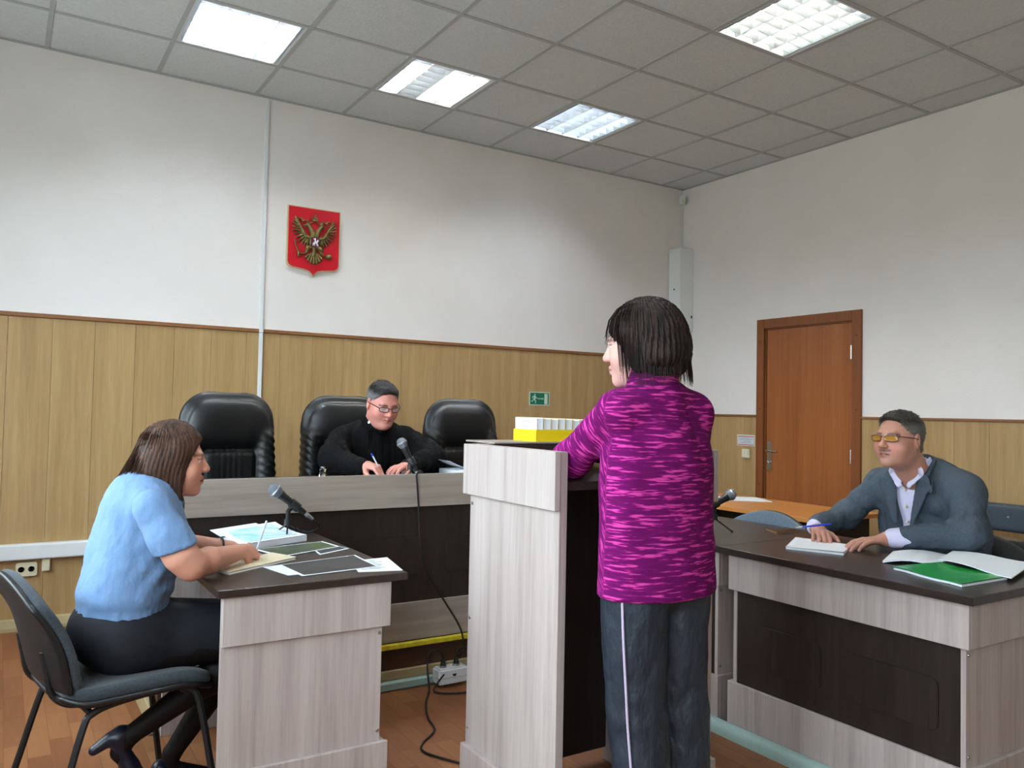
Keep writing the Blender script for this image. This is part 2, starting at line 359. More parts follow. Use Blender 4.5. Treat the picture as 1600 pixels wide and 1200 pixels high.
def surf(prims, h, disp=None, cuts=(), smooth=0):
    lo = np.min([p.lo for p in prims if p.op == 'u'], 0) - 3 * h - .012; hi = np.max([p.hi for p in prims if p.op == 'u'], 0) + 3 * h + .012
    n = np.ceil((hi - lo) / h).astype(int) + 1
    ax = [lo[i] + h * np.arange(n[i], dtype=np.float32) for i in range(3)]
    D = np.full(n, 9., np.float32)
    for p in prims:
        m = p.k + 2.5 * h + .012
        i0 = np.clip(((p.lo - m - lo) / h).astype(int), 0, n - 1); i1 = np.clip(((p.hi + m - lo) / h).astype(int) + 2, 1, n)
        if np.any(i1 <= i0): continue
        sl = tuple(slice(i0[i], i1[i]) for i in range(3))
        X = np.stack(np.meshgrid(*[ax[i][sl[i]] for i in range(3)], indexing='ij'), -1)
        d = p.fn(X).astype(np.float32); s = D[sl]; k = max(p.k, 1e-5)
        if p.op == 'u':
            hh = np.clip(.5 + .5 * (s - d) / k, 0, 1); D[sl] = s + (d - s) * hh - k * hh * (1 - hh)
        else:
            d = -d; hh = np.clip(.5 - .5 * (s - d) / k, 0, 1); D[sl] = np.where(s > 1, s, s + (d - s) * hh + k * hh * (1 - hh))
    if disp is not None or cuts:
        I = np.argwhere(np.abs(D) < max(.03, 3 * h)); X = lo + I * h
        if disp is not None: D[tuple(I.T)] += disp(X).astype(np.float32)
        if cuts:
            X = np.stack(np.meshgrid(*ax, indexing='ij'), -1)
            for c in cuts: D = np.maximum(D, c(X).astype(np.float32))
    return nets(D, lo, h)
def nets(D, lo, h):
    s = D < 0
    c = np.zeros(np.array(D.shape) - 1, np.int8)
    O = [(i, j, k) for i in (0, 1) for j in (0, 1) for k in (0, 1)]
    sh = c.shape
    for o in O: c += s[o[0]:o[0] + sh[0], o[1]:o[1] + sh[1], o[2]:o[2] + sh[2]]
    act = (c > 0) & (c < 8); C = np.argwhere(act)
    idx = np.full(sh, -1, np.int64); idx[act] = np.arange(len(C))
    sm = np.zeros((len(C), 3)); ct = np.zeros(len(C))
    for o in O:
        for a in range(3):
            if o[a]: continue
            q = list(o); q[a] = 1
            v1 = D[tuple((C + o).T)]; v2 = D[tuple((C + q).T)]; x = (v1 < 0) != (v2 < 0)
            t = np.where(x, v1 / np.where(x, v1 - v2, 1), 0)
            e = np.array(o, float)[None] + np.eye(3)[a][None] * t[:, None]
            sm += e * x[:, None]; ct += x
    V = lo + h * (C + sm / ct[:, None])
    F = []
    for a in range(3):
        b, d = (a + 1) % 3, (a + 2) % 3
        s1 = [slice(None)] * 3; s2 = [slice(None)] * 3; s1[a] = slice(0, -1); s2[a] = slice(1, None)
        E_ = np.argwhere(s[tuple(s1)] != s[tuple(s2)])
        E_ = E_[(E_[:, b] > 0) & (E_[:, d] > 0) & (E_[:, b] < sh[b]) & (E_[:, d] < sh[d])]
        ins = s[tuple(E_.T)]
        eb = np.eye(3, dtype=int)[b]; ed = np.eye(3, dtype=int)[d]
        q = np.stack([idx[tuple((E_ - eb - ed).T)], idx[tuple((E_ - ed).T)], idx[tuple(E_.T)], idx[tuple((E_ - eb).T)]], 1)
        q[~ins] = q[~ins][:, ::-1]; F.append(q)
    F = np.concatenate(F); F = F[(F >= 0).all(1)]
    return V, F
def mesh_vf(name, parts, m, parent=None, tint=None, pat=None, at=None, smooth_it=1):
    """parts: list of (V,F) joined into one mesh object"""
    V = np.concatenate([p[0] for p in parts]); off = 0; Fs = []
    for v, f in parts: Fs.append(f + off); off += len(v)
    F = np.concatenate(Fs)
    for _ in range(smooth_it):
        acc = np.zeros_like(V); cn = np.zeros(len(V))
        for k in range(4):
            np.add.at(acc, F[:, k], V[F[:, (k + 1) % 4]]); np.add.at(cn, F[:, k], 1)
            np.add.at(acc, F[:, k], V[F[:, (k + 3) % 4]]); np.add.at(cn, F[:, k], 1)
        V = V + .5 * (acc / np.maximum(cn, 1)[:, None] - V)
    o3 = np.array(origin(parent) if parent is not None else Vector(at or (0, 0, 0)))
    me = bpy.data.meshes.new(name); nv, nf = len(V), len(F)
    me.vertices.add(nv); me.vertices.foreach_set('co', (V - o3).astype(np.float32).ravel())
    me.loops.add(nf * 4); me.loops.foreach_set('vertex_index', F.astype(np.int32).ravel())
    me.polygons.add(nf); me.polygons.foreach_set('loop_start', np.arange(0, nf * 4, 4, dtype=np.int32))
    try: me.polygons.foreach_set('loop_total', np.full(nf, 4, np.int32))
    except Exception: pass
    me.update(calc_edges=True); me.polygons.foreach_set('use_smooth', np.ones(nf, bool))
    if tint is not None:
        a = me.attributes.new('tint', 'FLOAT_COLOR', 'POINT'); a.data.foreach_set('color', np.concatenate([tint(V), np.ones((nv, 1))], 1).astype(np.float32).ravel())
    if pat is not None:
        a = me.attributes.new('pat', 'FLOAT_VECTOR', 'POINT'); a.data.foreach_set('vector', pat(V).astype(np.float32).ravel())
    me.validate(); o = link(name, me, m, parent)
    if parent is None and at: o.location = at
    return o
def vnoise(X, f, seed=0):
    """cheap smooth pseudo-noise in -1..1"""
    r = np.random.RandomState(seed); o = 0
    for i in range(4):
        d = r.normal(size=3); d /= np.linalg.norm(d); o = o + np.sin(f * (1 + .35 * i) * (X @ d) + r.rand() * 6.28 + 1.3 * np.sin(f * .6 * (X @ np.roll(d, 1))))
    return o / 4
def ridge(X, f, seed=0):
    """soft creases: sharp valleys between rounded folds"""
    a = vnoise(X, f, seed); b = vnoise(X, f * 1.9, seed + 7)
    return (.5 - np.sqrt(np.abs(a) + .01)) * .8 + (.4 - np.sqrt(np.abs(b) + .01)) * .35
def gauss(X, c, r): return np.exp(-(((X - np.array(c)) / np.array(r)) ** 2).sum(-1))
def L3(c): return np.array(lin(c)[:3])

# ---- heads -----------------------------------------------------------------
def head_prims(F, male=True, neck_to=None, fat=0.0, nr=.058, closed=False):
    w = 1.0 if male else .94
    q = [F.el((0, -.018 if male else -.012, .036), (.076 * w, .096 if male else .086, .082 if male else .078), k=.02), F.el((0, .018, -.02), (.066 * w + fat * .5, .074, .088), k=.03),
         F.el((0, .026, -.072), (.052 * w + fat, .056, .042), k=.03), F.el((0, .072, -.097), (.022, .019, .018), k=.025)]
    for s in (-1, 1):
        q += [F.el((s * .040, .052, -.034), (.027 + fat * .5, .026, .030), k=.025)]
    q += [F.rc((-.034, .076, .020), (.034, .076, .020), .013, .013, k=.012)]
    for s in (-1, 1): q += [F.el((s * .0315, .093, .004), (.0155, .013, .0105), k=.010, op='s')]
    q += [F.rc((0, .084, .014), (0, .104, -.024), .0085, .0115, k=.012), F.el((0, .108 if male else .105, -.028), (.0125, .0125, .0105) if male else (.0105, .0105, .0095), k=.008)]
    for s in (-1, 1): q += [F.el((s * .0125, .098, -.031), (.0078, .0095, .0075), k=.006)]
    q += [F.rc((-.021, .083, -.0605), (0, .094, -.0560), .0055, .0062, k=.006), F.rc((.021, .083, -.0605), (0, .094, -.0560), .0055, .0062, k=.006),
          F.rc((-.018, .083, -.0700), (0, .092, -.0685), .0060, .0072, k=.006), F.rc((.018, .083, -.0700), (0, .092, -.0685), .0060, .0072, k=.006),
          F.rc((-.023, .088, -.0655), (0, .091, -.0620), .0024, .0022, k=.003, op='s'), F.rc((.023, .088, -.0655), (0, .091, -.0620), .0024, .0022, k=.003, op='s')]
    for s in (-1, 1):   # lids
        q += [F.rc((s * .019, .084, .0110), (s * .044, .079, .0105), .0052, .0050, k=.004), F.rc((s * .020, .082, -.0045), (s * .043, .078, -.0035), .0040, .0038, k=.004)]
    if closed:
        for s in (-1, 1): q += [F.el((s * .0315, .0785, .0045), (.0150, .0108, .0100), k=.003)]
    for s in (-1, 1):   # ears
        q += [F.el((s * (.0745 * w + .006), -.010, -.002), (.0085, .019, .033), R=rotm('Z', -18 * s), k=.006), F.el((s * (.084 * w + .003), -.004, .002), (.006, .009, .017), k=.005, op='s')]
    if neck_to is not None:
        q += [rc(F.p((0, -.028, -.055)), neck_to, nr, nr * 1.12, k=.035)]
    return q
def head_tint(F, base, brow, lip, stub=None, moustache=None):
    B, BR, LP = L3(base), L3(brow), L3(lip); RED = L3((214, 120, 104))
    def t(V):
        q = (V - F.o) @ F.R; c = np.tile(B, (len(V), 1))
        def mixin(c, w_, col): return c * (1 - w_[:, None]) + col * w_[:, None]
        ax = np.abs(q[:, 0])
        c = mixin(c, .35 * np.exp(-((ax - .042) ** 2 / .0005 + (q[:, 2] + .035) ** 2 / .0006)) * (q[:, 1] > 0), RED)
        c = mixin(c, .40 * np.exp(-(ax ** 2 / .00025 + (q[:, 2] + .028) ** 2 / .0004 + (q[:, 1] - .108) ** 2 / .0003)), RED)
        if stub is not None: c = mixin(c, .35 * np.clip((-q[:, 2] - .045) / .02, 0, 1) * (q[:, 1] > .03), L3(stub))
        c = mixin(c, .85 * np.exp(-((q[:, 2] - .0225 + 12 * (ax - .032) ** 2) ** 2 / .000030)) * (ax > .012) * (ax < .054) * (q[:, 1] > .05), BR)
        c = mixin(c, np.clip(1.6 * np.exp(-(q[:, 0] ** 2 / .00038 + (q[:, 2] + .0625) ** 2 / .00007)) , 0, 1) * (q[:, 1] > .078) * .8, LP)
        c = mixin(c, .8 * np.exp(-((q[:, 2] - .0105 + 14 * (ax - .0315) ** 2) ** 2 / .0000035)) * (np.abs(ax - .0315) < .016) * (q[:, 1] > .05), BR * .5)
        c = mixin(c, .75 * np.exp(-((q[:, 2] + .0620 + 7 * q[:, 0] ** 2) ** 2 / .0000060)) * (ax < .023) * (q[:, 1] > .07), LP * .3)
        c = mixin(c, .30 * np.exp(-((ax - .028 - .25 * (-.03 - q[:, 2])) ** 2 / .00001)) * (q[:, 2] < -.028) * (q[:, 2] > -.062) * (q[:, 1] > .06), RED * .6)
        if moustache: c = mixin(c, .8 * np.exp(-((q[:, 2] + .047) ** 2 / .00003)) * (ax < .028) * (q[:, 1] > .07), L3(moustache))
        return c
    return t
def eyes(F, parent, down=0):
    for s in (-1, 1):
        bm = NB(); bmesh.ops.create_uvsphere(bm, u_segments=20, v_segments=12, radius=.0120)
        d = F.R @ S((-.10, math.cos(math.radians(down)), -math.sin(math.radians(down)) )); d /= np.linalg.norm(d); dv = Vector(d.tolist())
        for f in bm.faces: f.material_index = 1 if f.calc_center_median().normalized().dot(dv) > .80 else 0
        bmesh.ops.translate(bm, verts=bm.verts, vec=Vector(F.p((s * .0315, .0728, .0035)).tolist()))
        obj('eye', bm, [M['eye_white'], M['iris']], parent, smooth=True)
def spectacles(F, parent, lens, frame_m, half=.024, hgt=.016, tilt=0, thick=.0014, rimless=False):
    """frame of bridge, rims and temples with two lenses as sub-parts"""
    bm = NB(); pts = {}
    def L(x, y, z): return Vector(F.p((x, y, z)).tolist())
    for s in (-1, 1):
        ring = []
        for k in range(17):
            a = 2 * math.pi * k / 16; cx = math.copysign(abs(math.cos(a)) ** .7, math.cos(a)); cz = math.copysign(abs(math.sin(a)) ** .7, math.sin(a))
            x = s * .034 + half * cx; ring.append(L(x, .1045 - 4.5 * (x * x), .002 + hgt * cz))
        pts[s] = ring; tube(bm, ring, thick, 6, False)
        tube(bm, [L(s * (.034 + half), .0975 - .003, .010), L(s * .071, .078, .012), L(s * .0835, .02, .010), L(s * .0835, -.012, .006)], thick * 1.2, 6)
    tube(bm, [L(-.011, .104, .008), L(0, .107, .011), L(.011, .104, .008)], thick, 6)
    g = obj('spectacle_frame', bm, frame_m, parent, smooth=True); g['label'] = 'spectacles on the face'
    for s in (-1, 1):
        bm = NB(); bm.faces.new([bm.verts.new(p) for p in pts[s][:-1]])
        r = bmesh.ops.extrude_face_region(bm, geom=list(bm.faces)); vs = [v for v in r['geom'] if isinstance(v, bmesh.types.BMVert)]
        bmesh.ops.translate(bm, verts=vs, vec=Vector((F.R @ S((0, -.0015, 0))).tolist()))
        obj('lens', bm, lens, g)
# ---- hands -----------------------------------------------------------------
def hand_prims(wrist, fdir, back, side, curls=(25, 35, 25), spread=1.0, sc=1.0, thumb=(.55, .75, -.35), percurl=None):
    """fdir: finger direction, back: direction the back of the hand faces, side: +1 if the thumb lies towards fdir x back"""
    y = S(fdir) / np.linalg.norm(fdir); z = S(back) - (S(back) @ y) * y; z /= np.linalg.norm(z); x = np.cross(y, z) * side
    F = Fr(wrist, np.stack([x, y, z], 1)); q = [F.rc((0, -.02, 0), (0, .02, 0), .024 * sc, .026 * sc, k=.01, flat=((0, 0, 1), .72))]
    q += [F.rc((.012 * sc, .03 * sc, 0), (.018 * sc, .078 * sc, 0), .019 * sc, .015 * sc, k=.012, flat=((0, 0, 1), .75)), F.rc((-.010 * sc, .03 * sc, 0), (-.018 * sc, .072 * sc, 0), .019 * sc, .014 * sc, k=.012, flat=((0, 0, 1), .75)),
          F.rc((0, .03 * sc, 0), (0, .08 * sc, 0), .018 * sc, .014 * sc, k=.012, flat=((0, 0, 1), .75))]
    bs = [(.028, .082, .040, .026, .020), (.0095, .087, .044, .029, .021), (-.0095, .084, .040, .027, .020), (-.027, .075, .031, .021, .018)]
    for i, (bx_, by, l1, l2, l3) in enumerate(bs):
        a = 0; p = np.array((bx_, by, .002)) * sc; sp = math.radians((1.5 - i) * 4 * spread); cc = percurl[i] if percurl else curls
        r = [.0096, .0088, .0080, .0068]; r = [v * sc * (1, 1, .96, .86)[i] for v in r]
        for j, l in enumerate((l1, l2, l3)):
            a += math.radians(cc[j]); d = np.array((math.sin(sp) * math.cos(a), math.cos(sp) * math.cos(a), -math.sin(a)))
            e = p + d * l * sc; q.append(F.rc(p, e, r[j], r[j + 1], k=.004 if j else .006)); p = e
    t = np.array(thumb, float); t /= np.linalg.norm(t); p = np.array((.020, .022, -.004)) * sc; q.append(F.rc(p, p + t * .040 * sc, .0145 * sc, .0115 * sc, k=.010)); p = p + t * .040 * sc
    t2 = t + np.array((-.35, .35, -.1)); t2 /= np.linalg.norm(t2); q.append(F.rc(p, p + t2 * .030 * sc, .0112 * sc, .0100 * sc, k=.004)); p = p + t2 * .03 * sc
    t3 = t2 + np.array((-.25, .2, -.1)); t3 /= np.linalg.norm(t3); q.append(F.rc(p, p + t3 * .022 * sc, .0098 * sc, .0075 * sc, k=.004))
    return q, F
def strands(bm, roots, path_fn, r=.0016, seg=7, n=3):
    for s in roots:
        pts = path_fn(s); tube(bm, pts, [r * (1 - .75 * i / (len(pts) - 1)) for i in range(len(pts))], n, False)
# ================================================================== THE ROOM
bm = NB(); box(bm, XL - .2, .15, YF - .15, .15, -.12, 0); fl = struct(obj('floor', bm, M['floor']))
# ceiling: slab, tiles, grid bars
bm = NB(); box(bm, XL - .2, .15, YF - .15, .15, 3.50, 3.60); ceil = struct(obj('ceiling', bm, M['slab']))
gx = [-.274 - .6 * j for j in range(10)]; gy = [-.5417 - .6 * i for i in range(12)]
xs = [0] + gx + [XL]; ys = [0] + gy + [YF]
LIGHTS = {(6, 0): 'a', (4, 0): 'b', (2, 0): 'c', (2, 3): 'd', (6, 4): 'e'}   # e: unseen lamp added behind the camera for more light
tile_me = None
for j in range(len(xs) - 1):
    for i in range(len(ys) - 1):
        if (j - 1, i - 1) in LIGHTS: continue
        x1, x0, y1, y0 = xs[j], xs[j + 1], ys[i], ys[i + 1]; full = abs((x1 - x0) - .6) < .01 and abs((y1 - y0) - .6) < .01
        if full and tile_me:
            o = bpy.data.objects.new('ceiling_tile', tile_me); COL.objects.link(o); o.parent = ceil; o.location = ((x0 + x1) / 2, (y0 + y1) / 2, 3.37); continue
        bm = NB(); hx, hy = (x1 - x0) / 2 - .004, (y1 - y0) / 2 - .004; mx_, my_ = (x0 + x1) / 2, (y0 + y1) / 2; box(bm, mx_ - hx, mx_ + hx, my_ - hy, my_ + hy, 3.363, 3.379, .003)
        o = obj('ceiling_tile', bm, M['ceiling_tile'], at=((x0 + x1) / 2, (y0 + y1) / 2, 3.37)); o.parent = ceil
        if full: tile_me = o.data
for x in gx:
    bm = NB(); box(bm, x - .012, x + .012, YF, 0, 3.3575, 3.3625); box(bm, x - .002, x + .002, YF, 0, 3.3625, 3.40); obj('grid_bar', bm, M['grid_bar'], ceil)
for y in gy:
    bm = NB(); box(bm, XL, 0, y - .012, y + .012, 3.357, 3.362); box(bm, XL, 0, y - .002, y + .002, 3.362, 3.40); obj('grid_bar', bm, M['grid_bar'], ceil)
for a in ((XL, 0, -.022, 0), (-.022, 0, YF, 0)):
    bm = NB(); box(bm, a[0], a[1], a[2], a[3], 3.356, 3.361); obj('edge_angle', bm, M['grid_bar'], ceil)
# walls
WB, WR = 1.785, 1.293     # top of the panelling on the bench wall and on the door wall
bm = NB(); box(bm, XL - .15, .15, 0, .15, 0, 3.5); wall_back = struct(obj('wall_back', bm, M['wallpaper']))
DY0, DY1, DH = -1.845, -.895, 2.085      # door opening incl. casing
bm = NB(); box(bm, 0, .15, DY1 + .055 - .06, 0, 0, 3.5); box(bm, 0, .15, YF, DY0 + .06, 0, 3.5); box(bm, 0, .15, DY0 + .06, DY1 - .005, DH - .06, 3.5)
wall_right = struct(obj('wall_right', bm, M['wallpaper']))
bm = NB(); box(bm, XL - .15, .15, YF - .15, YF, 0, 3.5); wall_front = struct(obj('wall_front', bm, M['wallpaper'])); bm = NB(); box(bm, XL, 0, YF, YF + .012, 0, 2.3); struct(obj('bounce_damper', bm, M['pvc']))  # unseen brown panelling added to cut the light bounced off this wall
bm = NB(); e = [0] + [v for w_ in WINS for v in (w_[1], w_[0])] + [YF]
for k in range(0, len(e), 2): box(bm, XL - .15, XL, e[k + 1], e[k], 0, 3.5)
for y0, y1 in WINS: box(bm, XL - .15, XL, y0, y1, 0, .9); box(bm, XL - .15, XL, y0, y1, 2.9, 3.5)
wall_left = struct(obj('wall_left', bm, M['wallpaper']))
for k, (y0, y1) in enumerate(WINS):
    fr = bpy.data.objects.new('window_%d' % (k + 1), None); COL.objects.link(fr); fr.location = (XL - .08, (y0 + y1) / 2, .9); struct(fr)
    bm = NB()
    for a in (y0, (y0 + y1) / 2 - .035, y1 - .07): box(bm, XL - .11, XL - .05, a, a + .07, .9, 2.9)
    for z in (.9, 2.83): box(bm, XL - .11, XL - .05, y0, y1, z, z + .07)
    box(bm, XL - .11, XL - .05, y0, (y0 + y1) / 2, 2.3, 2.36); obj('window_frame', bm, M['frame_pvc'], fr)
    for a, b in ((y0 + .07, (y0 + y1) / 2 - .035), ((y0 + y1) / 2 + .035, y1 - .07)):
        bm = NB(); box(bm, XL - .083, XL - .079, a, b, .97, 2.83); obj('pane', bm, M['pane'], fr)
    bm = NB(); box(bm, XL - .05, XL + .16, y0 - .05, y1 + .05, .87, .9, .008); obj('window_sill', bm, M['frame_pvc'], fr)
# wall panelling, each board a part of its wall
pan = None; pw = .2209
k = 0; x = -5.21 - 4 * pw
while x < -.002:
    x1 = min(x + pw, -.002); x0 = max(x, XL)
    bm = NB(); box(bm, x0 + .0006, x1 - .0006, -.009, 0, .0, WB - .001, .0011); obj('wall_panel', bm, M['pvc'], wall_back); x += pw
def side_panels(y_from, y_to):
    y = y_from
    while y > y_to + .02:
        y2 = max(y - pw, y_to)
        bm = NB(); box(bm, -.009, 0, y2 + .0006, y - .0006, 0, WR - .001, .0011); obj('wall_panel', bm, M['pvc'], wall_right); y -= pw
side_panels(-.001 - .545 + 2 * pw, DY1 + .001); bm = NB(); box(bm, -.009, 0, -.104, -.0105, 0, WR - .001, .0016); obj('wall_panel', bm, M['pvc'], wall_right)
side_panels(DY0 - .001, -4.6)
def strip(name, x0, x1, y0, y1, z0, z1, m, bev=.003):
    bm = NB(); box(bm, x0, x1, y0, y1, z0, z1, bev); return struct(obj(name, bm, m))
strip('trim_1', XL, 0, -.02, 0, WB, WB + .024, M['pvc_trim'])
strip('trim_2', -.02, 0, DY1, -.02, WR, WR + .018, M['pvc_trim']); strip('trim_3', -.02, 0, -4.6, DY0, WR, WR + .018, M['pvc_trim'])
bm = NB(); prism(bm, [(0, 0), (.026, 0), (.026, .02), (.014, .06), (0, .068)], lambda a, b: (XL, -.009 - a, b), lambda a, b: (-4.70, -.009 - a, b)); struct(obj('baseboard_back', bm, M['base']))
strip('baseboard_right', -.03, -.009, DY1, -.03, 0, .06, M['base']); strip('baseboard_side', -.03, -.009, -4.6, DY0, 0, .06, M['base'])
# the door
dr = bpy.data.objects.new('door_1', None); COL.objects.link(dr); dr.location = (0, (DY0 + DY1) / 2, 0); struct(dr)
bm = NB(); box(bm, -.022, .0, DY1 - .075, DY1, 0, DH); box(bm, -.022, .0, DY0, DY0 + .075, 0, DH); box(bm, -.022, .0, DY0 + .075, DY1 - .075, DH - .075, DH)
obj('door_casing', bm, M['casing'], dr, bevel=.003)
bm = NB(); box(bm, 0, .1, DY1 - .085, DY1 - .06, 0, DH - .06); box(bm, 0, .1, DY0 + .06, DY0 + .085, 0, DH - .06); box(bm, 0, .1, DY0 + .06, DY1 - .06, DH - .085, DH - .06); obj('door_jamb', bm, M['casing'], dr)
bm = NB(); box(bm, .145, .16, DY0, DY1, 0, DH + .05); struct(obj('gap_blocker', bm, M['dark_hole']))  # unseen dark sheet added to stop sky light leaking round the door
bm = NB(); box(bm, .0, .042, DY0 + .088, DY1 - .092, .01, DH - .087, .002); leaf = obj('door_leaf', bm, M['door'], dr)
for z in (1.78, 1.02, .3):
    bm = NB(); cyl(bm, (-.010, DY0 + .086, z - .05), (-.010, DY0 + .086, z + .05), .008, n=10)
    for q in (-.02, .02): cyl(bm, (-.010, DY0 + .086, z + q - .002), (-.010, DY0 + .086, z + q + .002), .0095, n=10)
    obj('hinge', bm, M['chrome'], leaf, smooth=True)
bm = NB(); hy = DY1 - .128
prism(bm, rrect(-.021, .021, .865, 1.105, .01, 3), lambda a, b: (-.002, hy + a, b), lambda a, b: (-.007, hy + a, b)); obj('handle_plate', bm, M['chrome'], leaf, smooth=True)
bm = NB(); cyl(bm, (-.006, hy, 1.025), (-.05, hy, 1.025), .009); tube(bm, spline([(-.047, hy, 1.025), (-.052, hy - .03, 1.026), (-.05, hy - .11, 1.02)], 5), .0085, 10); obj('door_handle', bm, M['chrome'], leaf, smooth=True)
bm = NB(); cyl(bm, (-.006, hy, .935), (-.018, hy, .935), .016, .013); box(bm, -.034, -.018, hy - .004, hy + .004, .922, .948, .002); obj('lock_knob', bm, M['chrome'], leaf, smooth=True)
for y in (DY1 - .04, DY0 + .037):
    for z in (1.9, 1.36, .75, .2):
        bm = NB(); cyl(bm, (-.0205, y, z), (-.0235, y, z), .006, .005, 8); obj('screw_cap', bm, M['dark_hole'], dr)

# ceiling luminaires ---------------------------------------------------------
LL = {'a': 'fully lit square louvred ceiling lamp near the left, brightest of the four', 'b': 'louvred ceiling lamp with one dead tube, above the emblem side',
      'c': 'bluish louvred ceiling lamp nearest the corner of the room', 'd': 'louvred ceiling lamp at the upper right, nearest the door wall',
      'e': 'unseen louvred ceiling lamp added behind the viewer on the window side', 'f': 'louvred ceiling lamp behind the viewer in the middle'}
def luminaire(j, i, key):
    x1, y1 = -.274 - .6 * j, -.5417 - .6 * i; x0, y0 = x1 - .6, y1 - .6; cx, cy = (x0 + x1) / 2, (y0 + y1) / 2
    t = thing('ceiling_lamp', LL[key], 'ceiling lamp', (cx, cy, 3.36), 'square louvred ceiling lamps')
    bm = NB()
    for a in ((x0 + .013, x0 + .022, y0 + .013, y1 - .013), (x1 - .022, x1 - .013, y0 + .013, y1 - .013), (x0 + .022, x1 - .022, y0 + .013, y0 + .022), (x0 + .022, x1 - .022, y1 - .022, y1 - .013)): box(bm, *a, 3.358, 3.45)
    box(bm, x0 + .013, x1 - .013, y0 + .013, y1 - .013, 3.45, 3.458); obj('housing', bm, M['lamp_white'], t)
    for k in range(4):
        tx = x0 + .06 + .16 * k; off = (key == 'b' and k == 1)
        bm = NB(); cyl(bm, (tx, y0 + .03, 3.43), (tx, y1 - .03, 3.43), .0085, n=10)
        mm = M['tube_off'] if off else (M['tube_warm'] if (key == 'b' and k > 1) or key in 'df' else M['tube']); q = obj('dead_fluorescent_tube' if off else 'fluorescent_tube', bm, mm, t, smooth=True)
        for yy in (y0 + .026, y1 - .026):
            bm = NB(); box(bm, tx - .012, tx + .012, yy - .006, yy + .006, 3.41, 3.45, .002); obj('tube_holder', bm, M['lamp_white'], q)
    lou = None
    for k in range(5):        # parabolic long vanes
        vx = x0 + .022 + .139 * k; w_ = .026 if 0 < k < 4 else .016
        vx = min(max(vx, x0 + .04), x1 - .04)
        bm = NB(); pr = [(-w_, 3.408), (-w_ * .45, 3.385), (-.002, 3.3605), (.002, 3.3605), (w_ * .45, 3.385), (w_, 3.408)]
        prism(bm, pr, lambda a, b: (vx + a, y0 + .024, b), lambda a, b: (vx + a, y1 - .024, b)); obj('louvre_vane', bm, M['alu_dim' if key in 'cd' else 'alu'], t)
    for c in range(4):
        bm = NB()
        for k in range(7):    # cross blades
            vy = y0 + .06 + .08 * k; xa = x0 + .045 + .1365 * c - .008; xb = xa + .1165
            prism(bm, [(-.012, 3.404), (-.0015, 3.362), (.0015, 3.362), (.012, 3.404)], lambda a, b: (xa, vy + a, b), lambda a, b: (xb, vy + a, b))
        obj('louvre_blades', bm, M['alu_dim' if key in 'cd' else 'alu'], t)
for (j, i), key in LIGHTS.items(): luminaire(j, i, key)

# wall fittings --------------------------------------------------------------
bm = NB(); box(bm, XL, -4.64, -.062, -.0095, .405, .492, .004); box(bm, XL, -4.64, -.064, -.062, .412, .485, .001)
tag(obj('cable_trunking', bm, M['white_plastic']), 'wide white horizontal cable duct along the bottom of the panelled wall', 'cable duct')
bm = NB(); box(bm, -3.806, -3.782, -.018, -.0002, 1.81, 3.34, .002); box(bm, -3.806, -3.782, -.026, -.0095, .5, 1.785, .002); box(bm, -3.808, -3.780, -.027, -.0002, 1.786, 1.811, .001)
tag(obj('cable_conduit', bm, M['white_plastic']), 'thin white vertical cable conduit running up the wall left of the red emblem', 'cable duct')
t = thing('wall_socket', 'cream double wall socket under the white cable duct, behind the seated woman', 'socket', (-5.07, -.01, .345))
bm = NB(); prism(bm, rrect(-5.125, -5.02, .307, .385, .012), lambda a, b: (a, -.0095, b), lambda a, b: (a, -.032, b)); obj('faceplate', bm, M['cream_plastic'], t)
for x in (-5.098, -5.048):
    bm = NB(); lathe(bm, [(.021, 0), (.021, .003), (.017, .003), (.015, -.002), (.004, -.002)], (x, -.032, .346), (0, -1, 0), 20); s_ = obj('socket_ring', bm, M['cream_plastic'], t, smooth=True)
    for q in (-.008, .008):
        bm = NB(); cyl(bm, (x + q, -.031, .346), (x + q, -.0345, .346), .004, n=8); obj('pin_hole', bm, M['dark_hole'], s_)
t = thing('junction_box', 'small cream junction box under the white cable duct', 'junction box', (-4.975, -.01, .36)); bm = NB(); box(bm, -4.997, -4.955, -.036, -.0095, .328, .403, .004); obj('box_body', bm, M['cream_plastic'], t)
bm = NB(); box(bm, -4.994, -4.958, -.040, -.036, .332, .399, .002); obj('cover', bm, M['cream_plastic'], t)
# exit sign
t = thing('exit_sign', 'green exit sign with running man, arrow and doorway on the panelled wall', 'sign', (-1.557, -.01, 1.405)); X0, X1, Z0, Z1 = -1.655, -1.460, 1.351, 1.459
bm = NB(); box(bm, X0, X1, -.012, -.0095, Z0, Z1); obj('sign_board', bm, M['sign_white'], t)
bm = NB(); box(bm, X0 + .007, X1 - .007, -.0132, -.012, Z0 + .007, Z1 - .007); fld = obj('green_field', bm, M['sign_green'], t)
def flat(bm, poly): prism(bm, poly, lambda a, b: (X0 + a * .195, -.0142, Z0 + b * .108), lambda a, b: (X0 + a * .195, -.0130, Z0 + b * .108))
bm = NB(); flat(bm, [(.74, .10), (.90, .10), (.90, .88), (.74, .88)]); obj('doorway_symbol', bm, M['sign_white'], fld)
bm = NB(); flat(bm, [(.40, .47), (.64, .47), (.64, .42), (.71, .50), (.64, .58), (.64, .53), (.40, .53)]); obj('arrow_symbol', bm, M['sign_white'], fld)
bm = NB(); flat(bm, [(.265 + .028 * math.cos(a * .524), .80 + .055 * math.sin(a * .524)) for a in range(12)])
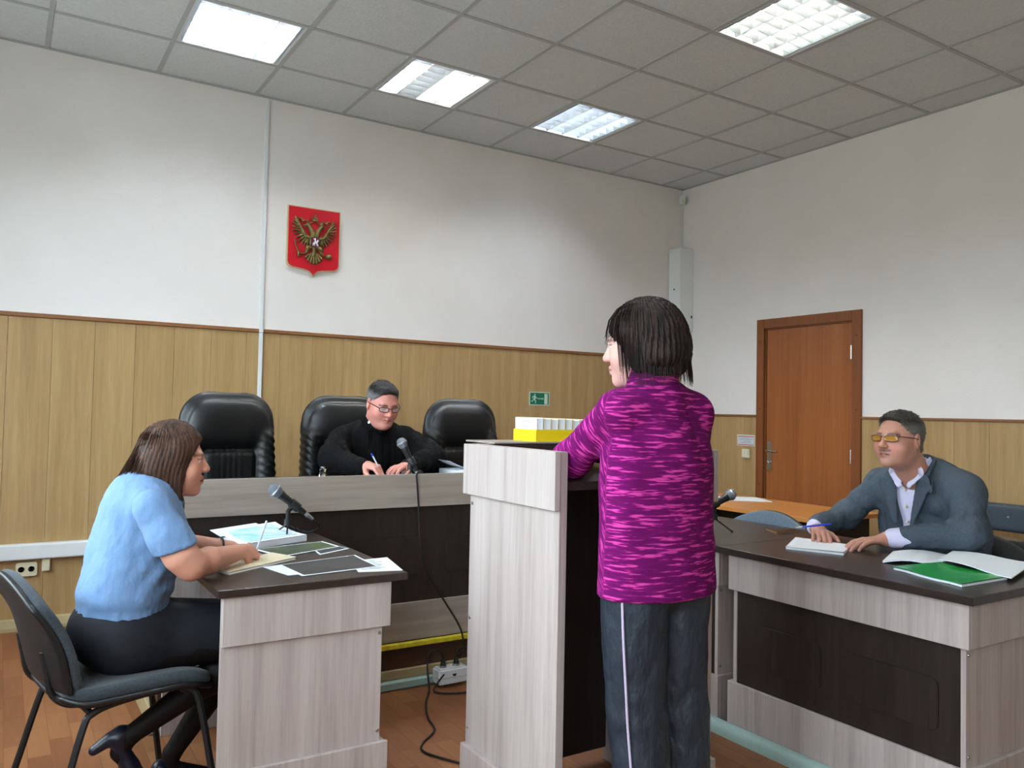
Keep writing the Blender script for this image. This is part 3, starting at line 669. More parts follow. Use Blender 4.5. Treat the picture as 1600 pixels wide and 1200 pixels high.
for pl in ([(.20, .72), (.28, .74), (.31, .56), (.27, .40), (.20, .44), (.22, .58)], [(.28, .72), (.36, .56), (.35, .51), (.27, .62)], [(.35, .56), (.39, .56), (.39, .51), (.34, .51)], [(.20, .72), (.13, .62), (.15, .50), (.18, .50), (.17, .60), (.23, .66)],
           [(.27, .44), (.33, .34), (.31, .16), (.28, .16), (.29, .32), (.22, .40)], [(.22, .46), (.16, .28), (.07, .28), (.07, .33), (.14, .34), (.19, .46)]): flat(bm, pl)
obj('running_figure', bm, M['sign_white'], fld)
# notice card and light switch beside the door
t = thing('notice_card', 'small white notice with red bars on the wall left of the door', 'sign', (-.01, -.782, 1.10)); bm = NB(); box(bm, -.012, -.0095, -.879, -.690, 1.052, 1.144); obj('card', bm, M['sign_paper'], t)
bm = NB(); box(bm, -.0128, -.012, -.870, -.699, 1.06, 1.136); c_ = obj('printed_field', bm, M['sign_face'], t)
bm = NB()
for a in (1.126, 1.0585): box(bm, -.0134, -.0128, -.870, -.699, a, a + .007)
for a in (-.870, -.7005): box(bm, -.0133, -.0128, a, a + .0015, 1.0585, 1.133)
obj('red_bars', bm, M['sign_red'], c_)
bm = NB()
for k, (a, b) in enumerate([(-.82, -.745), (-.858, -.712), (-.85, -.72), (-.83, -.76), (-.845, -.725), (-.85, -.73)]): box(bm, -.0134, -.0128, a, b, 1.1175 - .0085 * k, 1.1195 - .0085 * k)
obj('text_lines', bm, M['ink'], c_)
t = thing('light_switch', 'cream two-gang rocker light switch left of the door, under the notice', 'switch', (-.01, -.79, 1.0)); bm = NB(); box(bm, -.030, -.0095, -.832, -.755, .950, 1.027, .005); obj('switch_frame', bm, M['cream_plastic'], t)
for a in (-.824, -.793):
    bm = NB(); box(bm, -.037, -.030, a, a + .0295, .957, 1.020, .003, R=Matrix.Rotation(.06, 3, 'Y')); obj('rocker', bm, M['cream_plastic'], t)
# corner cabinet, detector, cable
t = thing('corner_cabinet', 'tall narrow white metal box hung high in the corner of the room', 'cabinet', (-.08, -.08, 2.05)); bm = NB(); box(bm, -.158, -.002, -.150, -.003, 2.04, 2.79, .003); obj('cabinet_body', bm, M['box_white'], t)
bm = NB(); box(bm, -.162, -.158, -.147, -.006, 2.045, 2.785, .001); obj('front_cover', bm, M['box_white'], t)
bm = NB(); cyl(bm, (-.162, -.075, 2.42), (-.166, -.075, 2.42), .007, n=12); obj('indicator', bm, M['dark_hole'], t)
bm = NB(); box(bm, -.028, -.014, -.153, -.150, 2.165, 2.188); obj('rocker_switch', bm, M['dark_hole'], t)
bm = NB(); tube(bm, spline([(-.035, -.152, 2.12), (-.02, -.154, 2.14), (.0 - .004, -.156, 2.11), (-.006, -.154, 2.07), (-.03, -.152, 2.045)], 5), .002, 6); obj('power_cable', bm, M['white_plastic'], t)
bm = NB(); tube(bm, spline([(-.012, -.008, 3.2), (-.011, -.008, 2.95), (-.018, -.01, 2.88), (-.014, -.012, 2.79)], 6), .005, 6); tag(obj('alarm_cable', bm, M['white_plastic']), 'thin white cable down the room corner from the detector', 'cable')
t = thing('motion_detector', 'small white motion detector high in the room corner', 'detector', (-.05, -.05, 3.21)); R45 = Matrix.Rotation(math.radians(-45), 3, 'Z')
bm = NB(); box(bm, -.095, -.038, -.085, -.045, 3.205, 3.285, .008, R=R45, seg=2); obj('detector_body', bm, M['white_plastic'], t, smooth=True)
bm = NB(); box(bm, -.092, -.062, -.100, -.088, 3.213, 3.24, .003, R=R45, seg=2); obj('lens_window', bm, M['cream_plastic'], t)
bm = NB(); cyl(bm, (-.05, -.05, 3.245), (-.008, -.008, 3.245), .012, n=8); obj('bracket', bm, M['white_plastic'], t)

# coat-of-arms shield -----------------------------------------------------------
t = thing('shield_emblem', 'red shield with golden two-headed eagle in relief on the wall', 'emblem', (-3.457, -.01, 2.43))
EX, EZ, EW = -3.457, 2.43, .183
def shield(s=1.0, g=0):
    w_, top, bot = EW - g, .232 - g, -.185 + g
    pts = [(-w_, top), (w_, top), (w_, bot + .03), (w_ - .008, bot + .012), (w_ - .03, bot - .002 + 0)]
    pts += [(.06, bot - .012), (.03, bot - .02), (.012, bot - .035), (0, bot - .055 + g), (-.012, bot - .035), (-.03, bot - .02), (-.06, bot - .012)]
    pts += [(-w_ + .03, bot - .002), (-w_ + .008, bot + .012), (-w_, bot + .03)]
    return pts
bm = NB(); prism(bm, shield(), lambda a, b: (EX + a, -.0005, EZ + b), lambda a, b: (EX + a, -.022, EZ + b)); obj('shield_rim', bm, M['pale_gold'], t)
bm = NB(); prism(bm, shield(g=.006), lambda a, b: (EX + a, -.020, EZ + b), lambda a, b: (EX + a, -.0245, EZ + b)); obj('shield_field', bm, M['red'], t)
Fe = Fr((EX, -.0245, EZ + .015), np.array([[1, 0, 0], [0, 0, -1], [0, 1, 0]], float))     # local x right, y up, z out of the wall
Fe = Fr((EX, -.0245, EZ), np.array([[1, 0, 0], [0, 0, -1], [0, 1, 0]], float))
Q = [Fe.el((0, .0, .008), (.038, .058, .020), k=.008)]
for s in (-1, 1):
    Q += Fe.chain([(s * .010, .035, .01), (s * .020, .068, .012), (s * .038, .096, .012), (s * .050, .108, .012)], [.022, .016, .013, .013], .004)
    Q += [Fe.rc((s * .054, .110, .012), (s * .080, .100, .010), .009, .003, k=.003), Fe.rc((s * .054, .102, .012), (s * .070, .090, .010), .006, .002, k=.003)]
    Q += [Fe.el((s * .050, .124, .010), (.013, .006, .008), k=.001), Fe.el((s * .050, .134, .010), (.011, .007, .008), k=.002), Fe.rc((s * .050, .139, .01), (s * .050, .150, .01), .003, k=.001)]
    Q += Fe.chain([(s * .026, .018, .008), (s * .060, .028, .011), (s * .080, .055, .012), (s * .120, .130, .009)], [.014, .013, .011, .007], .004)
    for k in range(12):
        f = k / 11; bx_, by_ = .118 - .066 * f, .118 - .110 * f; a = math.radians(72 - 168 * f); L_ = .026 + .036 * math.sin(math.pi * (.12 + .72 * f))
        Q.append(Fe.rc((s * bx_, by_, .008), (s * (bx_ + L_ * math.cos(a)), by_ + L_ * math.sin(a), .006), .0068, .0050, k=.0008))
        b_ = .62 * L_; Q.append(Fe.rc((s * (bx_ - .006), by_ - .002, .012), (s * (bx_ - .006 + b_ * math.cos(a)), by_ - .002 + b_ * math.sin(a), .014), .0056, .0042, k=.0008))
    Q += Fe.chain([(s * .022, -.040, .009), (s * .046, -.050, .011), (s * .050, -.078, .010), (s * .064, -.088, .010)], [.014, .016, .009, .006], .003)
    Q += Fe.chain([(s * .070, .140, .006), (s * .086, .128, .006), (s * .090, .146, .006), (s * .106, .150, .006)], [.005] * 4, .002)
for k in range(7):
    a = math.radians(-90 + (k - 3) * 21); Q.append(Fe.rc((.008 * (k - 3), -.080, .008), (.060 * math.cos(a), -.082 + .066 * math.sin(a), .008), .0045, .0088, k=.0008))
Q += [Fe.rc((0, -.045, .010), (0, -.090, .010), .014, .012, k=.004)]
Q += [Fe.el((0, .142, .011), (.023, .006, .010), k=.001), Fe.el((0, .156, .011), (.021, .013, .010), k=.002), Fe.rc((0, .170, .011), (0, .186, .011), .004, k=.001), Fe.rc((-.008, .180, .011), (.008, .180, .011), .003, k=.001), Fe.rc((-.012, .134, .010), (-.038, .118, .008), .004, k=.002), Fe.rc((.012, .134, .010), (.038, .118, .008), .004, k=.002)]
Q += Fe.chain([(-.064, -.088, .010), (-.104, -.094, .010)], [.006, .005], .002) + Fe.chain([(-.106, -.100, .010), (-.138, .000, .008)], [.0045, .0045], .002) + [Fe.el((-.106, -.098, .01), (.011, .018, .010), k=.002)]
Q += [Fe.rc((.064, -.088, .01), (.092, -.100, .010), .006, .005, k=.002), Fe.el((.104, -.094, .010), (.020, .020, .016), k=.002), Fe.rc((.104, -.078, .01), (.104, -.064, .01), .0035, k=.001)]
mesh_vf('eagle', [surf(Q, .0021)], M['gold'], t)
bm = NB(); prism(bm, [(-.027, .026), (.027, .026), (.027, -.030), (.012, -.036), (0, -.044), (-.012, -.036), (-.027, -.030)], lambda a, b: (EX + a, -.040, EZ - .002 + b), lambda a, b: (EX + a, -.054, EZ - .002 + b)); sm = obj('breast_shield', bm, M['purple'], t)
Fr2 = Fr((EX, -.054, EZ - .006), Fe.R)
Q = [Fr2.el((.002, -.004, 0), (.014, .007, .004), k=.003), Fr2.rc((.012, .0, 0), (.018, .012, 0), .005, .004, k=.003), Fr2.rc((.018, .012, 0), (.023, .008, 0), .004, .0025, k=.002), Fr2.rc((.0, .002, .001), (-.001, .016, .001), .0052, .0045, k=.002), Fr2.el((-.001, .023, .001), (.0045, .0045, .004), k=.001), Fr2.rc((0, .014, .001), (-.012, .022, .001), .0025, k=.001), Fr2.rc((-.010, -.004, 0), (-.018, -.014, 0), .003, .002, k=.002)]
for a, b in ((-.010, -.016), (-.006, -.004), (.010, .014), (.014, .022)): Q.append(Fr2.rc((a, -.008, 0), (b, -.026, 0), .0032, .0022, k=.002))
mesh_vf('rider', [surf(Q, .0016)], M['white_enamel'], sm)

# ================================================================== PODIUM AND JOINERY
bm = NB(); box(bm, -4.66, -2.32, -1.905, -.009, 0, .198); pod = obj('podium', bm, M['podium']); pod['label'] = 'low dark wooden podium under the judges\' bench'; pod['category'] = 'podium'
def ppart(name, x0, x1, y0, y1, z0, z1, m, bev=.003):
    bm = NB(); box(bm, x0, x1, y0, y1, z0, z1, bev); return obj(name, bm, m, pod)
ppart('edge_strip', -4.69, -2.32, -1.932, -1.906, .186, .209, M['yellow']); ppart('edge_strip', -4.69, -4.661, -1.905, -.03, .186, .209, M['base'])
ppart('skirting', -4.69, -2.32, -1.925, -1.906, .045, .088, M['base']); ppart('lower_skirting', -4.70, -2.32, -1.945, -1.906, 0, .044, M['teal'], .008)
ppart('skirting', -4.685, -4.661, -1.905, -.03, .0, .085, M['base'])
for y in (-3.03, -2.05):
    pass
for a, b in ((-4.9, -3.2535), (-3.2525, -2.0)):
    bm = NB(); prism(bm, [(-2.674, 0), (-2.712, 0), (-2.712, .022), (-2.706, .038), (-2.694, .048), (-2.674, .050)], lambda u, v: (u, a, v), lambda u, v: (u, b, v)); struct(obj('baseboard_desk', bm, M['teal'], smooth=True))

def screws(parent, pts, d):
    for p in pts:
        bm = NB(); q = Vector(p); cyl(bm, q, q + Vector(d) * .003, .006, .0045, 10); obj('screw', bm, M['steel'], parent, smooth=True)
# the long bench
t = thing('judges_bench', 'long pale and dark laminate bench on the podium where the robed man sits', 'bench', (-3.54, -1.58, .2))
BX0, BX1 = -4.62, -2.46
bm = NB(); box(bm, BX0 - .01, BX1 + .01, -1.884, -1.28, .918, .943, .002); obj('worktop', bm, M['wenge_h'], t)
bm = NB(); box(bm, BX0, BX1, -1.90, -1.885, .836, .992, .0015); obj('apron', bm, M['ash_h'], t)
bm = NB(); box(bm, BX0 + .016, BX1 - .016, -1.884, -1.868, .20, .917); fp = obj('front_panel', bm, M['wenge'], t)
bm = NB(); box(bm, BX0, BX1, -1.90, -1.885, .2095, .387, .0015); obj('plinth', bm, M['ash_h'], t)
for a, b in ((-4.45, -4.02 + .53), (-3.37, -2.62)):
    bm = NB(); prism(bm, rrect(a, b, .515, .69, .03), lambda u, v: (u, -1.8845, v), lambda u, v: (u, -1.8895, v)); obj('raised_panel', bm, M['wenge'], t)
for x in (BX0, BX1 - .016):
    bm = NB(); box(bm, x, x + .016, -1.884, -1.26, .2, .917, .001); obj('end_panel', bm, M['ash_v'], t)
# the writing desk on the left
t = thing('writing_desk', 'pale laminate desk with dark top under the uniformed woman\'s papers', 'desk', (-4.38, -2.42, 0))
bm = NB(); box(bm, -4.675, -4.068, -2.945, -1.947, .735, .76, .002); obj('desktop', bm, M['wenge_h'], t)
bm = NB(); box(bm, -4.655, -4.143, -2.915, -2.899, .0, .734, .001); ep = obj('end_panel', bm, M['ash_v'], t); screws(ep, [(-4.152, -2.915, .565), (-4.152, -2.915, .25)], (0, -1, 0))
bm = NB(); box(bm, -4.655, -4.120, -2.931, -2.9155, .588, .734, .0015); obj('end_apron', bm, M['ash_v'], t)
bm = NB(); box(bm, -4.655, -4.120, -2.931, -2.9155, .0, .216, .0015); obj('end_plinth', bm, M['ash_v'], t)
bm = NB(); box(bm, -4.655, -4.143, -1.975, -1.959, .0, .734, .001); obj('end_panel', bm, M['ash_v'], t)
bm = NB(); box(bm, -4.165, -4.149, -2.898, -1.976, .05, .734); obj('modesty_panel', bm, M['wenge'], t)
bm = NB(); box(bm, -4.142, -4.127, -2.914, -1.962, .588, .734, .001); obj('front_apron', bm, M['ash_v'], t)
bm = NB(); box(bm, -4.142, -4.127, -2.914, -1.962, .0, .216, .001); obj('front_plinth', bm, M['ash_v'], t)
# the two desks on the right
def side_desk(y0, y1, ty0, ty1, label, panels):
    t = thing('counsel_desk', label, 'desk', (-2.33, (y0 + y1) / 2, 0), 'desks in the row on the right')
    bm = NB(); box(bm, -2.70, -1.962, ty0, ty1, .732, .76, .002); obj('desktop', bm, M['wenge_h'], t)
    bm = NB(); box(bm, -2.670, -2.6555, y0, y1, .587, .731, .0015); obj('front_apron', bm, M['ash_v'], t)
    bm = NB(); box(bm, -2.670, -2.6555, y0, y1, 0, .216, .0015); obj('front_plinth', bm, M['ash_v'], t)
    bm = NB(); box(bm, -2.650, -2.634, y0 + .034, y1 - .034, .04, .731); fp = obj('front_panel', bm, M['wenge'], t)
    for a, b in panels:
        bm = NB(); prism(bm, rrect(a, b, .30, .468, .028), lambda u, v: (-2.6505, u, v), lambda u, v: (-2.6555, u, v)); obj('raised_panel', bm, M['wenge'], t)
    for yy, s in ((y0, 1), (y1, -1)):
        a, b = sorted((yy + s * .0165, yy + s * .0335))
        bm = NB(); box(bm, -2.655, -2.02, a, b, 0, .731, .001); ep = obj('end_panel', bm, M['ash_v'], t); yf = a if s > 0 else b
        screws(ep, [(-2.640, yf, .565), (-2.640, yf, .25)], (0, -s, 0))
        a, b = sorted((yy, yy + s * .016))
        bm = NB(); box(bm, -2.6545, -2.0, a, b, .587, .731, .0015); obj('end_apron', bm, M['ash_v'], t)
        bm = NB(); box(bm, -2.6545, -2.0, a, b, 0, .216, .0015); obj('end_plinth', bm, M['ash_v'], t)
    return t
side_desk(-4.03, -3.052, -4.058, -3.027, 'pale desk with dark top in front of the seated man in the suit', [(-3.485, -3.12), (-3.925, -3.56)])
side_desk(-3.0, -2.04, -3.025, -2.02, 'pale desk with dark top partly hidden behind the standing woman', [(-2.44, -2.07), (-2.93, -2.56)])
# the lectern
t = thing('lectern', 'tall pale laminate lectern with a dark hollow back, in front of the standing woman', 'lectern', (-3.55, -3.25, 0))
for s, xo, nm in ((1, -3.880, 'left'), (-1, -3.217, 'right')):
    bx0 = lambda a, b: tuple(sorted((xo + s * a, xo + s * b)))
    bm = NB(); box(bm, *bx0(.020, .048), -3.505, -2.985, 0, 1.186, .0015); sp = obj('side_panel', bm, M['ash_v'], t)
    bm = NB(); box(bm, *bx0(0, .0195), -3.508, -2.985, 1.016, 1.186, .0015); obj('side_apron', bm, M['ash_v'], t)
    bm = NB(); box(bm, *bx0(0, .0195), -3.508, -2.985, 0, .182, .0015); obj('side_plinth', bm, M['ash_v'], t)
    if s > 0: screws(sp, [(xo + .020, -3.0, .985), (xo + .020, -3.0, .60), (xo + .020, -3.0, .235)], (-1, 0, 0))
bm = NB(); box(bm, -3.88, -3.217, -2.984, -2.966, 1.016, 1.186, .0015); obj('front_apron', bm, M['ash_v'], t)
bm = NB(); box(bm, -3.831, -3.266, -3.004, -2.986, .05, 1.184); obj('front_panel', bm, M['wenge'], t)
bm = NB(); prism(bm, [(-3.495, 1.072), (-3.006, 1.120), (-3.006, 1.145), (-3.495, 1.097)], lambda a, b: (-3.831, a, b), lambda a, b: (-3.266, a, b)); obj('sloping_top', bm, M['wenge_h'], t)
bm = NB(); box(bm, -3.78, -3.266, -3.004, -2.80, 1.186, 1.192, .001); obj('ledge', bm, M['ash_h'], t)
# beech table by the door wall
t = thing('beech_table', 'orange-brown table by the wall, behind the desk with the microphone', 'table', (-1.18, -1.95, 0))
bm = NB(); box(bm, -1.50, -.88, -2.57, -1.30, .725, .75, .002); obj('tabletop', bm, M['orange'], t)
for y in (-2.52, -1.37):
    bm = NB(); box(bm, -1.46, -.92, y, y + .018, 0, .724, .001); obj('leg_panel', bm, M['wenge'], t)
bm = NB(); box(bm, -1.18, -1.165, -2.50, -1.37, .35, .724, .001); obj('modesty_panel', bm, M['wenge'], t)

# ------------------------------------------------------------------ seats
def exec_chair(label, loc, rz):
    t = thing('leather_armchair', label, 'armchair', (0, 0, 0), 'high-backed black leather armchairs')
    q = [bx((0, .0, .77), (.252, .045, .24), .04, k=.03), rc((-.095, 0, 1.015), (.095, 0, 1.015), .158, .158, k=.03, flat=((0, 1, 0), .32)), rc((-.085, -.042, 1.00), (.085, -.042, 1.00), .128, .128, k=.02, flat=((0, 1, 0), .34))]
    for s in (-1, 1): q += [rc((s * .205, -.045, .50), (s * .190, -.042, .93), .062, .050, k=.03)]
    q += [bx((0, -.046, .74), (.135, .030, .125), .028, k=.006), bx((0, -.050, .54), (.135, .030, .07), .028, k=.006)]
    def wr(X):
        ax = np.abs(X[:, 0]); return .0045 * np.sin(X[:, 2] * 150 + X[:, 0] * 40 + 3 * np.sin(X[:, 0] * 30)) * np.clip((ax - .14) / .05, 0, 1) * np.clip((1.0 - X[:, 2]) / .08, 0, 1) + .002 * np.sin(X[:, 0] * 210) * (ax < .13) * (X[:, 2] < .92) * (X[:, 1] < 0) + .002 * vnoise(X, 18, 3)
    mesh_vf('backrest', [surf(q, .009, wr)], M['leather'], t)
    q = [bx((0, -.24, .43), (.25, .25, .06), .05, k=.02), bx((0, -.25, .47), (.19, .20, .04), .035, k=.03)]
    mesh_vf('seat', [surf(q, .012, lambda X: .002 * vnoise(X, 20, 5))], M['leather'], t)
    for s in (-1, 1):
        bm = NB(); tube(bm, spline([(s * .245, -.02, .52), (s * .29, -.03, .63), (s * .29, -.30, .635), (s * .285, -.36, .56), (s * .24, -.34, .40)], 6), .017, 10); ar = obj('armrest', bm, M['black_plastic'], t, smooth=True)
        mesh_vf('arm_pad', [surf([bx((s * .29, -.17, .655), (.032, .13, .016), .014)], .008)], M['leather'], ar)
    bm = NB(); cyl(bm, (0, -.22, .10), (0, -.22, .38), .028, n=16); cyl(bm, (0, -.22, .07), (0, -.22, .12), .045, n=16); obj('gas_column', bm, M['black_plastic'], t, smooth=True)
    for k in range(5):
        a = math.radians(72 * k + 20); c_, s_ = math.cos(a), math.sin(a)
        bm = NB(); tube(bm, [(0, -.22, .095), (.28 * c_, -.22 + .28 * s_, .075)], [.024, .016], 8); lg = obj('base_arm', bm, M['black_plastic'], t, smooth=True)
        bm = NB(); p = Vector((.28 * c_, -.22 + .28 * s_, .028)); d = Vector((-s_, c_, 0)); cyl(bm, p - d * .022, p + d * .022, .026, n=14); cyl(bm, p, p + Vector((0, 0, .04)), .008, n=8); obj('caster', bm, M['black_plastic'], lg, smooth=True)
    t.location = loc; t.rotation_euler = (0, 0, rz); return t
ec = exec_chair('empty black leather armchair left of the robed man, behind the woman\'s head', (-4.205, -.95, .198), .10)
dup(ec, None, 'black leather armchair in which the robed man sits', (-3.50, -.80, .198), -.10)
dup(ec, None, 'empty black leather armchair right of the robed man', (-2.765, -.90, .198), -.04)

def visitor_chair(label, fab, group='fabric visitor chairs'):
    """local: faces +Y, origin on the floor below the seat centre"""
    t = thing('visitor_chair', label, 'chair', (0, 0, 0), group)
    q = [bx((0, .0, .455), (.235, .215, .022), .02, k=.02)]
    seat_b = lambda X: (.10 * np.clip(X[:, 1] - .12, 0, 1) ** 2 * 12 - .9 * np.clip(-X[:, 1] - .12, 0, 1) ** 2 * 3) * 0
    V, F = surf([bx((0, 0, .468), (.232, .215, .020), .019)], .009)
    def seat_bend(V, dz=0):
        V = V.copy(); V[:, 2] += -2.2 * np.clip(V[:, 1] - .09, 0, 1) ** 2 + 2.0 * np.clip(-V[:, 1] - .12, 0, 1) ** 2 + .25 * (V[:, 0] ** 2) + dz
        r = 1 - .35 * np.clip((np.abs(V[:, 1]) - .14) / .08, 0, 1) ** 2 * .6; V[:, 0] *= r; return V
    mesh_vf('seat', [(seat_bend(V), F)], fab, t)
    V, F = surf([bx((0, 0, .449), (.236, .22, .011), .010)], .009); mesh_vf('seat_shell', [(seat_bend(V, -.006), F)], M['black_plastic'], t)
    def back_bend(V, off):
        V = V.copy(); u = V[:, 2]; y = -.195 - .24 * (u - .45) - .9 * np.clip(u - .64, 0, 1) ** 2 + .55 * (V[:, 0] ** 2) + off
        V[:, 1] = V[:, 1] + y; V[:, 2] -= 1.3 * V[:, 0] ** 2 * np.clip((u - .6) / .2, 0, 1); V[:, 0] *= 1 - 1.6 * np.clip(.60 - u, 0, 1) * .35; return V
    V, F = surf([bx((0, 0, .655), (.232, .018, .160), .018, k=.01)], .009, cuts=()); mesh_vf('backrest', [(back_bend(V, 0), F)], fab, t)
    V, F = surf([bx((0, -.022, .652), (.236, .010, .165), .010, k=.01)], .009); mesh_vf('back_shell', [(back_bend(V, 0), F)], M['black_plastic'], t)
    for s in (-1, 1):
        bm = NB(); pts = [(s * .235, -.27, .012), (s * .225, -.225, .16), (s * .21, -.165, .38), (s * .205, -.135, .425), (s * .20, -.05, .442), (s * .20, .08, .447), (s * .205, .135, .436), (s * .215, .165, .39), (s * .235, .205, .16), (s * .245, .23, .012)]
        sp_ = spline(pts, 5)
        h_ = len(sp_) // 2
        tube(bm, sp_[:h_ + 1], .0105, 8); lg = obj('leg', bm, M['black_metal'], t, smooth=True)
        bm = NB(); cyl(bm, (s * .235, -.271, 0), (s * .2345, -.268, .03), .0135, n=10); obj('foot_cap', bm, M['rubber'], lg)
        bm = NB(); tube(bm, sp_[h_:], .0105, 8); lg = obj('leg', bm, M['black_metal'], t, smooth=True)
        bm = NB(); cyl(bm, (s * .245, .231, 0), (s * .2445, .228, .03), .0135, n=10); obj('foot_cap', bm, M['rubber'], lg)
        bm = NB(); tube(bm, spline([(s * .13, -.10, .432), (s * .13, -.175, .437), (s * .13, -.222, .475), (s * .13, -.238, .54), (s * .13, -.250, .60)], 5), .009, 8); obj('back_support', bm, M['black_metal'], t, smooth=True)
    for y in (-.14, .13):
        bm = NB(); cyl(bm, (-.205, y, .425), (.205, y, .425), .009, n=8); obj('cross_tube', bm, M['black_metal'], t, smooth=True)
    return t
c1 = visitor_chair('dark grey fabric visitor chair with black legs under the uniformed woman', M['fabric_grey'])
c1.location = (-4.885, -2.60, 0); c1.rotation_euler = (0, 0, -math.pi / 2 + .20)
c2 = visitor_chair('blue-grey fabric chair pushed behind the desk between the microphone and the phone', M['fabric_blue'])
c2.location = (-2.17, -2.59, 0); c2.rotation_euler = (0, 0, math.pi / 2)
c3 = visitor_chair('charcoal fabric chair in which the man in the suit sits', M['fabric_dark'])
c3.location = (-1.93, -3.50, 0); c3.rotation_euler = (0, 0, math.pi / 2)
# waiting bench against the right wall
t = thing('waiting_bench', 'dark blue padded bench by the right wall, behind the man in the suit', 'bench', (-.7, -3.6, 0))
mesh_vf('backrest', [surf([bx((-.49, -3.60, .765), (.025, .95, .078), .015)], .014)], M['vinyl'], t)
mesh_vf('seat', [surf([bx((-.74, -3.60, .445), (.22, .95, .03), .02)], .014)], M['vinyl'], t)
for y in (-4.45, -2.75):
    bm = NB(); tube(bm, spline([(-.92, y, .0), (-.92, y, .40), (-.55, y, .41), (-.45, y, .45), (-.455, y, .80)], 4), .014, 8); tube(bm, [(-.48, y, 0), (-.48, y, .42)], .014, 8); obj('leg', bm, M['black_metal'], t, smooth=True)
bm = NB(); cyl(bm, (-.502, -3.09, .772), (-.518, -3.09, .772), .005, n=8); obj('button', bm, M['silver'], t)
bm = NB(); box(bm, -.80, -.56, -3.22, -2.86, .476, .668, .004); b_ = tag(obj('cardboard_box', bm, M['brown_box']), 'brown cardboard box on the dark blue bench', 'box')
mesh_vf('dark_bag', [surf([el((-.70, -3.36, .56), (.12, .13, .085), k=.03), el((-.74, -3.22, .63), (.08, .13, .045), k=.04)], .012, lambda X: .008 * vnoise(X, 30, 2))], M['black_cloth']); tag(bpy.data.objects['dark_bag'], 'crumpled black bag on the bench by the cardboard box', 'bag')
mesh_vf('fur_collar', [surf([el((-.86, -3.36, .56), (.06, .10, .075), k=.03)], .008, lambda X: .008 * vnoise(X, 90, 2))], M['fur']); tag(bpy.data.objects['fur_collar'], 'tuft of white fur on the bench at the right edge', 'fur collar')
# ------------------------------------------------------------------ papers and small things
def slab4(bm, C, z, th, curl=None, n=7):
    """quadrilateral sheet or stack: corners C (x,y) in order, bottom at z, thickness th, curl(u,v)->dz"""
    C = [Vector((c[0], c[1], 0)) for c in C]; g = []
    for lv in (0, 1):
        row = []
        for i in range(n):
            for j in range(n):
                u, v = i / (n - 1), j / (n - 1); p = C[0] * (1 - u) * (1 - v) + C[1] * u * (1 - v) + C[2] * u * v + C[3] * (1 - u) * v
                row.append(bm.verts.new((p.x, p.y, z + (th if lv else 0) + (curl(u, v) if curl else 0))))
        g.append(row)
    for i in range(n - 1):
        for j in range(n - 1):
            a, b, c, d = i * n + j, (i + 1) * n + j, (i + 1) * n + j + 1, i * n + j + 1
            bm.faces.new([g[1][k] for k in (a, b, c, d)]); bm.faces.new([g[0][k] for k in (d, c, b, a)])
    rim = [i * n for i in range(n)] + [(n - 1) * n + j for j in range(1, n)] + [i * n + n - 1 for i in range(n - 2, -1, -1)] + [j for j in range(n - 2, 0, -1)]
    for a, b in zip(rim, rim[1:] + rim[:1]): bm.faces.new((g[0][a], g[0][b], g[1][b], g[1][a]))
def inset4(C, f, du=0, dv=0):
    cx = sum(c[0] for c in C) / 4; cy = sum(c[1] for c in C) / 4
    return [(cx + (c[0] - cx) * f, cy + (c[1] - cy) * f) for c in C]
def sheet(name, label, C, z, th, m, curl=None, cat='papers', group=None, parent=None):
    bm = NB(); slab4(bm, C, z, th, curl); o = obj(name, bm, m, parent, smooth=False)
    if parent is None: tag(o, label, cat, group)
    return o
def lines(parent, C, z, k, m, curl=None, frac=.8, name='text_lines', w_=.02):
    bm = NB()
    for i in range(k):
        v0 = .12 + .76 * i / k; u1 = .12 + (frac * (.6 + .4 * random.random())) * .9
        def q(u, v):
            p = [(1 - u) * (1 - v), u * (1 - v), u * v, (1 - u) * v]; return sum(a * c[0] for a, c in zip(p, C)), sum(a * c[1] for a, c in zip(p, C))
        slab4(bm, [q(.12, v0), q(u1, v0), q(u1, v0 + w_), q(.12, v0 + w_)], z, .0004, None, 2)
    return obj(name, bm, m, parent)
TZ = .7605
# left desk
A = [(-4.50, -2.13), (-4.235, -1.985), (-4.165, -2.19), (-4.455, -2.315)]
st = sheet('document_stack', 'thick stack of papers with a blue-tinted page on top, in front of the woman', A, TZ, .022, M['paper'], None)
cu = lambda u, v: .030 * (1 - v) ** 2 + .002
s1 = sheet('top_page', '', A, TZ + .022, .0008, M['paper'], cu, parent=st)
IA = inset4(A, .78)
sheet('blue_print', '', IA, TZ + .0245, .0006, M['paper_blue'], lambda u, v: .030 * (1 - (.11 + .78 * v)) ** 2 + .001, parent=s1)
sheet('plastic_sleeve', '', [(-4.52, -2.09), (-4.31, -1.965), (-4.27, -2.01), (-4.49, -2.14)], TZ + .03, .0015, M['paper'], lambda u, v: .02 * (1 - v), parent=st)
B = [(-4.409, -2.315), (-4.12, -2.25), (-4.10, -2.39), (-4.36, -2.506)]
B2 = [(-4.196, -2.293), (-4.125, -2.255), (-4.080, -2.438), (-4.221, -2.516)]
s = sheet('photo_print', 'dark photo print with white edge lying under the green one, near the desk\'s right edge', B2, TZ, .0012, M['paper'], None, 'photo print', 'photo prints on the writing desk'); sheet('picture', '', inset4(B2, .9), TZ + .0012, .0004, M['photo_dark'], parent=s)
s = sheet('photo_print', 'dark green photo print with white edge in front of the thick paper stack', B, TZ + .0022, .0012, M['paper'], None, 'photo print', 'photo prints on the writing desk'); sheet('picture', '', inset4(B, .92), TZ + .0034, .0004, M['photo_green'], parent=s)
D = [(-4.467, -2.652), (-4.171, -2.598), (-4.167, -2.813), (-4.432, -2.823)]; E_ = [(-4.414, -2.653), (-4.121, -2.607), (-4.119, -2.824), (-4.399, -2.862)]
